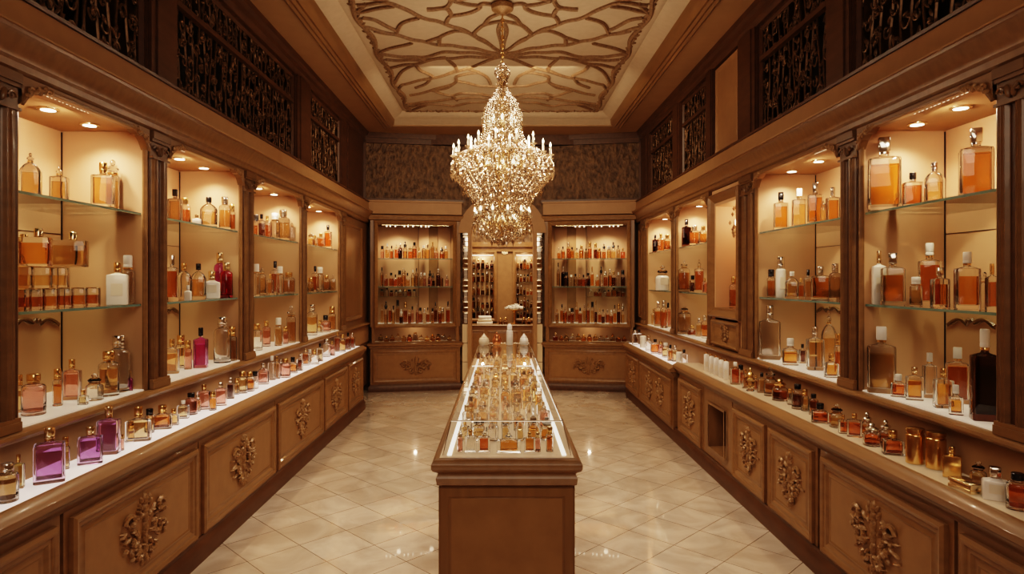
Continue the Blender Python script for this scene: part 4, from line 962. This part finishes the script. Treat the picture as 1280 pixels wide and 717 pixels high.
    m = MB(u); m.box(-.14, W + .12, .02, .1, 3.46, 3.6); m.box(-.14, W + .12, .03, .1, 2.655, 2.69); m.box(-.16, -.06, .02, .1, 2.655, 3.5); m.box(-.14, W + .12, .0, .1, 3.53, 3.6)
    o = struct(P(m, 'trim_back_' + ('left' if s < 0 else 'right'), 'wood_dark', None)); o.matrix_world = M
    m = MB(u); m.box(-.2, W, .425, .6, 0, 2.66)
    o = struct(P(m, 'wall_behind_' + ('left' if s < 0 else 'right'), 'wood_panel', None)); o.matrix_world = M
back_cabinet('L'); back_cabinet('R')
# crystal columns either side of the arch
for s, nm in ((-1, 'violet-side'), (1, 'amber-side')):
    t = thing('crystal_column', f'slim sparkling mirrored column between {nm} back cabinet and archway', 'column', (s * .525 - .0, 9.13, 0))
    m = MB(); m.box(-.05, .05, -.03, .1, 0, .12); m.build('base', 'wood_black', t)
    for k in range(3):
        m = MB(); m.box(-.045, .045, -.03, .1, .122 + k * .27, .122 + k * .27 + .262); m.build('cream_block', 'cream_tile', t)
    z = .935
    for k in range(9):
        h = .155
        m = MB(); m.loft([[(a * q, -.03 + (b - .05) * q * 1.2 + .05, zz) for a, b in ((-.042, 0), (.042, 0), (.042, .1), (-.042, .1))] for q, zz in ((.8, z), (1, z + .015), (1, z + h * .45), (.7, z + h * .5), (1, z + h * .55), (1, z + h - .02), (.8, z + h - .004))])
        m.build('crystal_block', 'mirror' if k % 2 else 'crystal', t, smooth=False); z += h
    m = MB(); m.box(-.02, .02, .0, .04, .94, z); m.build('light_core', 'lit_bay', t)
# arch
m = MB(lambda x, y, z: (x, y, z))
ra, zc = .44, 2.22
for s in (-1, 1):
    m.box(min(s * .44, s * .49), max(s * .44, s * .49), 9.05, 9.35, 0, zc)
n = 20
out_ = [(.62 * math.cos(PI * i / n), zc + .55 * math.sin(PI * i / n)) for i in range(n + 1)]
inn_ = [(.44 * math.cos(PI * i / n), zc + .40 * math.sin(PI * i / n)) for i in range(n + 1)]
for i in range(n):
    a, b, c, d = inn_[i], inn_[i + 1], out_[i + 1], out_[i]
    m.add([(q[0], y, q[1]) for y in (9.05, 9.35) for q in (a, b, c, d)], [(0, 1, 2, 3), (4, 7, 6, 5), (0, 4, 5, 1), (2, 6, 7, 3)])
struct(m.build('trim_arch', 'frieze'))
m = MB()
for i in range(n):
    c, d = out_[i + 1], out_[i]
    m.add([(d[0], 9.12, d[1]), (c[0], 9.12, c[1]), (c[0], 9.12, 3.6), (d[0], 9.12, 3.6)], [(0, 1, 2, 3)])
m.box(-.62, -.5, 9.2, 9.4, 0, 3.6); m.box(.5, .62, 9.2, 9.4, 0, 3.6)
struct(m.build('wall_back', 'dark_relief'))
m = MB(); m.box(-1.0, 1.0, 9.02, 9.12, 3.46, 3.6); struct(m.build('trim_back_centre', 'wood_dark'))
# alcove beyond the arch
YA = 11.0
m = MB(); m.box(-1.3, 1.3, YA, YA + .1, 0, 2.12); struct(m.build('wall_alcove', 'wood_panel'))
m = MB(); m.box(-1.3, 1.3, YA - .06, YA + .1, 2.12, 2.2); m.box(-1.3, 1.3, YA - .03, YA, 2.04, 2.12); struct(m.build('trim_alcove', 'wood'))
m = MB(); m.box(-1.3, 1.3, YA, YA + .1, 2.2, 3.6); struct(m.build('wall_lunette', 'dark_relief'))
for s, nm in ((-1, 'left'), (1, 'right')):
    m = MB(); m.box(min(s * .95, s * 1.1), max(s * .95, s * 1.1), 9.4, YA, 0, 3.6); struct(m.build('wall_alcove_' + nm, 'wood_panel'))
def vitrine(xa, xb, label, seed, nm):
    rr = random.Random(seed)
    X0, X1 = (xa - VX) * (YA - .05) / F, (xb - VX) * (YA - .05) / F
    W = X1 - X0
    root = thing('wall_vitrine', label, 'display cabinet', (X0, YA, .85)); 
    m = MB(); m.box(0, W, -.02, 0, 0, 1.2); m.build('back_panel', 'bay_lining', root)
    m = MB()
    m.loft([[(i, -h, i), (W - i, -h, i), (W - i, -h, 1.2 - i), (i, -h, 1.2 - i)] for i, h in ((0, .0), (0, .16), (.03, .17), (.05, .15), (.05, .02))], caps=False)
    m.build('frame', 'wood', root)
    for k in range(4):
        m = MB(); m.box(.05, W - .05, -.14, -.02, .22 + k * .22, .226 + k * .22); m.build('shelf', 'shelf_glass', root)
    m = MB(); m.box(.06, W - .06, -.1, -.06, 1.12, 1.13); m.build('light_strip', 'led', root)
    for k in range(5):
        n = 5
        for i in range(n):
            z = .0 if k == 0 else .22 * k + .006
            z0 = .85 + (z if k else .05) + .0006
            col = rr.choice('ddbbak'); t = rr.choice('SRT')
            bottle('miniature_bottle', f'{CN[col]} {SN[t]} bottle, {ordn[k]} shelf up in {nm}, {ordn[i]} from violet side', 'bottles in ' + nm, (X0 + .085 + (W - .17) * i / (n - 1), YA - .08, z0), rr.uniform(.09, .19), min(.06, (W - .17) / n), t, col, rr.choice('kgs'), 0, parts=False)
    lamp('POINT', 'vitrine_lamp', ((X0 + X1) / 2, YA - .12, .85 + 1.08), 2.2, WARM, .02)
vitrine(586, 621, 'framed glass vitrine with dark bottles behind the arch, violet side', 3, 'violet-side arch vitrine')
vitrine(641, 670, 'framed glass vitrine with glassware behind the arch, amber side', 4, 'amber-side arch vitrine')
t = thing('alcove_counter', 'low wooden counter inside the archway alcove', 'counter', (0, 10.5, 0))
m = MB(); m.box(-.85, .85, 0, .42, 0, .78); m.build('carcass', 'wood_panel', t)
m = MB(); m.loft([[(-.85 - o, -o, z), (.85 + o, -o, z), (.85 + o, .42, z), (-.85 - o, .42, z)] for o, z in ((0, .78), (.02, .79), (.03, .81), (.02, .82))]); m.build('top', 'wood', t)
for k in range(3):
    m = MB(lambda x, y, z: (y, -x, z)); m.rings(-.83 + k * .56, -.29 + k * .56, .12, .74, [(0, 0), (0, .012), (.02, .018), (.04, .004), (.06, .01)]); m.build('front_panel', 'wood', t)
# flower stand, linen boxes and jars on the alcove counter
px = lambda x, Y: (x - VX) * Y / F
t = thing('cake_stand', 'gilt pedestal stand topped with white flowers in the alcove', 'stand', (px(643, 10.6), 10.62, .8205))
m = MB(); m.lathe([(.07, 0), (.07, .01), (.02, .03), (.014, .1), (.02, .2), (.05, .23), (.15, .24), (.155, .25)], 0, 0, 20); m.build('pedestal', 'gold', t)
m = MB()
for k in range(46):
    a = R.uniform(0, 6.28); r = .15 * math.sqrt(R.random()); z = .262 + .07 * (1 - (r / .15) ** 2) * R.random()
    for j in range(5):
        b = a + j * 1.256
        m.blob((r * math.cos(a), r * math.sin(a), z), (math.cos(b), math.sin(b), .5), (0, 0, 1), .022, .013, .012, n=6)
m.build('flower_heads', 'fabric_white', t)['kind'] = 'stuff'
for i in range(3):
    m = MB(); m.loft([rr_ring((.13 - .012 * i) * q, .09 * q, .012, z, 2) for q, z in ((.95, 0), (1, .006), (1, .04), (.95, .046))])
    tag(m.build('linen_box', 'fabric_white' if i != 1 else 'milk_cream', None, loc=(px(606, 10.6), 10.6, .8205 + i * .0465), rotz=.05 * i), f'flat pale gift box on the alcove counter, {["bottom", "middle", "top"][i]} of the stack', 'box', 'stack of gift boxes in the alcove')
for i, x in enumerate((626, 632, 655, 661)):
    bottle('perfume_flacon', f'{["amber", "clear", "clear", "amber"][i]} lidded jar on the alcove counter, {ordn[i]} from violet side', 'jars on the alcove counter', (px(x, 10.55), 10.56, .8205), .12, .07, 'J', 'acca'[i], 'g', 0, parts=False)
m = MB(); m.box(-.05, .05, 0, .012, 0, .045)
tag(m.build('brass_plaque', 'pale_gold', None, loc=(px(631, YA), YA - .010, 2.0)), 'tiny blank brass plaque on the alcove wall between vitrines', 'plaque')

# ------------------------------------------------------------------ chandelier
def chandelier():
    cx, cy = 0.0, 5.06; k = cy / F
    zy = lambda y: EYE + (VY - y) * k
    root = thing('crystal_chandelier', 'large tiered crystal chandelier with candle lights hanging from the plaster ceiling', 'chandelier', (cx, cy, zy(303)))
    z0 = zy(303)
    P = lambda m, nm, mats, p=root, **kw: m.build(nm, mats, p, loc=(0, 0, -z0) if p is root else None, **kw)
    m = MB(); m.lathe([(.005, PZ - .09), (.03, PZ - .085), (.05, PZ - .06), (.085, PZ - .05), (.09, PZ - .02), (.08, PZ - .003)], 0, 0, 24); P(m, 'canopy', 'carved_gold')
    m = MB(); m.tube([(0, 0, PZ - .08), (0, 0, zy(90))], .006, 8)
    zz = PZ - .1; i = 0
    while zz > zy(88):
        a = (0 if i % 2 else PI / 2)
        m.tube([(.014 * math.cos(t) * math.cos(a), .014 * math.cos(t) * math.sin(a), zz + .02 * math.sin(t)) for t in [j * 2 * PI / 10 for j in range(11)]], .0032, 5); zz -= .034; i += 1
    P(m, 'chain', 'gold')
    m = MB(); m.lathe([(.01, zy(296)), (.03, zy(285)), (.02, zy(270)), (.045, zy(255)), (.03, zy(235)), (.06, zy(215)), (.03, zy(195)), (.02, zy(160)), (.035, zy(125)), (.012, zy(110)), (.03, zy(98)), (.01, zy(86))], 0, 0, 16); P(m, 'stem', 'pale_gold')
    def oct_(m, x, y, z, q, e=1.7, rot=0):
        c, s_ = math.cos(rot) * q, math.sin(rot) * q
        m.add([(x, y, z + q * e * .8), (x + c, y + s_, z), (x - s_, y + c, z), (x - c, y - s_, z), (x + s_, y - c, z), (x, y, z - q * e * 1.2)], [(0, 1, 2), (0, 2, 3), (0, 3, 4), (0, 4, 1), (5, 2, 1), (5, 3, 2), (5, 4, 3), (5, 1, 4)])
    def shell(m, prof, n, q0, q1, inner=.55):
        seg = []
        for (ra, ya), (rb, yb) in zip(prof, prof[1:]):
            seg.append(((ra + rb) / 2 + .03) * (abs(yb - ya) + abs(ra - rb) / k))
        tot = sum(seg)
        for (ra, ya), (rb, yb), w in zip(prof, prof[1:], seg):
            for _ in range(int(n * w / tot)):
                t = R.random(); a = R.uniform(0, 2 * PI); r = (ra + (rb - ra) * t) * (1 - (1 - inner) * R.random() ** 2.2); y = ya + (yb - ya) * t
                oct_(m, r * math.cos(a), r * math.sin(a), zy(y) + R.uniform(-.006, .006), R.uniform(q0, q1), R.uniform(1.2, 2.2), R.uniform(0, 1.5))
    def strands(m, prof, n, step=.017, q=.0062):
        for j in range(n):
            a = 2 * PI * (j + R.uniform(-.2, .2)) / n
            pts = [(r, zy(y)) for r, y in prof]
            for (r0, za), (r1, zb) in zip(pts, pts[1:]):
                Ls = math.hypot(r1 - r0, zb - za); c = max(1, int(Ls / step))
                for i in range(c):
                    t = i / c; r = r0 + (r1 - r0) * t
                    oct_(m, r * math.cos(a), r * math.sin(a), za + (zb - za) * t, q, 1.3, a)
    crown = [(.02, 82), (.055, 86), (.06, 92), (.035, 100), (.05, 106)]
    dome = [(.05, 112), (.08, 122), (.13, 132), (.16, 148), (.155, 165), (.19, 182)]
    basket = [(.24, 186), (.36, 196), (.40, 206), (.41, 214), (.36, 226), (.29, 238), (.24, 250), (.21, 262), (.17, 268)]
    low = [(.17, 268), (.22, 274), (.235, 281), (.21, 288), (.15, 295), (.07, 301), (.02, 305)]
    for nm, pr, n, st, q in (('crown_crystals', crown, 190, 14, (.006, .011)), ('dome_crystals', dome, 900, 34, (.006, .011)), ('basket_crystals', basket, 2300, 44, (.007, .013)), ('lower_crystals', low, 800, 26, (.006, .011))):
        m = MB(); shell(m, pr, n, *q); strands(m, pr, st); P(m, nm, 'crystal', smooth=False)['kind'] = 'stuff'
    # pendant drops along the rims
    for r, y, n, q in ((.40, 219, 30, .014), (.31, 240, 20, .012), (.225, 290, 18, .011), (.09, 303, 8, .012)):
        for j in range(n):
            a = 2 * PI * (j + .5) / n
            m = MB(); oct_(m, r * math.cos(a), r * math.sin(a), zy(y), q, 2.3, a); m.tube([(r * math.cos(a), r * math.sin(a), zy(y) + .02), (r * math.cos(a), r * math.sin(a), zy(y) + .05)], .002, 4); P(m, 'pendant_drop', 'crystal', smooth=False)
    def arm(a, r, y0, y1, h):
        m = MB(); c, s_ = math.cos(a), math.sin(a)
        pts = []
        for i in range(13):
            t = i / 12
            rr = .03 + (r - .03) * t
            z = zy(y0) + (zy(y1) - zy(y0)) * t - .07 * math.sin(t * PI) + .03 * math.sin(t * 2 * PI)
            pts.append((rr * c, rr * s_, z))
        m.tube(pts, .008, 6); ar = P(m, 'arm', 'pale_gold')
        zz = pts[-1][2]
        m = MB(); m.lathe([(.006, zz), (.026, zz + .012), (.03, zz + .018), (.008, zz + .014)], r * c, r * s_, 12); P(m, 'drip_pan', 'crystal', ar)
        m = MB(); m.lathe([(.0085, zz + .014), (.0085, zz + h), (.007, zz + h + .003)], r * c, r * s_, 10); P(m, 'candle', 'milk_cream', ar)
        m = MB(); m.lathe([(.003, zz + h + .002), (.009, zz + h + .012), (.007, zz + h + .024), (.0015, zz + h + .04)], r * c, r * s_, 8); P(m, 'bulb', 'bulb', ar)
    for j in range(16): arm(2 * PI * (j + .35) / 16, .385, 205, 199, .075)
    for j in range(10): arm(2 * PI * (j + .2) / 10, .27 if j % 2 else .25, 190, 186, .07)
    for j in range(12): arm(2 * PI * (j + .35) / 12, .22, 268, 273, .045)
    for j in range(8):
        a = 2 * PI * j / 8
        for r, y in ((.10, 150), (.12, 205), (.10, 272)):
            m = MB(); m.lathe([(.004, -.02), (.013, 0), (.011, .014), (.002, .03)], r * math.cos(a), r * math.sin(a), 8); m.v = [(x, yv, z + zy(y)) for x, yv, z in m.v]; P(m, 'inner_bulb', 'glow_bulb')
    for y, e in ((150, 3), (205, 4), (268, 2.5)):
        lamp('POINT', 'chandelier_lamp', (cx, cy, zy(y)), e, (1, .78, .56), .03)
    for j in range(6):
        a = j * PI / 3
        lamp('POINT', 'chandelier_lamp', (cx + .46 * math.cos(a), cy + .46 * math.sin(a), zy(190)), 6.5, (1, .78, .56), .04)
chandelier()

# ------------------------------------------------------------------ world, added fill lights, camera
w = bpy.data.worlds.new('World'); sc.world = w; w.use_nodes = True
w.node_tree.nodes['Background'].inputs[0].default_value = (1., .72, .45, 1); w.node_tree.nodes['Background'].inputs[1].default_value = .02
lamp('AREA', 'fill_light', (0, -.7, 3.0), 64, (1, .80, .62), 2.2, (math.radians(50), 0, 0))  # added frontal fill behind the camera, not a fixture of the shop
lamp('AREA', 'fill_light', (0, 4.2, 3.5), 40, (1, .82, .66), 1.6, (0, 0, 0), spread=1.9)  # added overhead fill to brighten the floor
lamp('AREA', 'fill_light', (0, 6.3, 3.52), 62, (1, .77, .53), 1.5, (math.radians(42), 0, 0))  # added fill tilted towards the back cabinets and relief panels
lamp('AREA', 'alcove_fill', (0, 9.9, 3.4), 90, (1, .77, .53), .7, (math.radians(25), 0, 0))  # added fill hidden behind the arch to brighten the alcove

cam = bpy.data.cameras.new('camera'); co = bpy.data.objects.new('camera', cam); C.objects.link(co)
co.location = (0, 0, EYE); co.rotation_euler = (PI / 2, 0, 0)
cam.sensor_width = 36; cam.lens = F / 1280 * 36
cam.shift_x = (640 - VX) / 1280; cam.shift_y = -(717 / 2 - VY) / 1280
cam.clip_start = .05
sc.camera = co
sc.view_settings.view_transform = 'Filmic'
try: sc.view_settings.look = 'High Contrast'
except Exception: pass
sc.view_settings.exposure = -0.2
cy_ = sc.cycles
cy_.max_bounces = 14; cy_.transmission_bounces = 12; cy_.transparent_max_bounces = 24; cy_.glossy_bounces = 5; cy_.diffuse_bounces = 4
cy_.caustics_reflective = False; cy_.caustics_refractive = False; cy_.sample_clamp_indirect = 6.; cy_.blur_glossy = .5
cy_.use_denoising = True
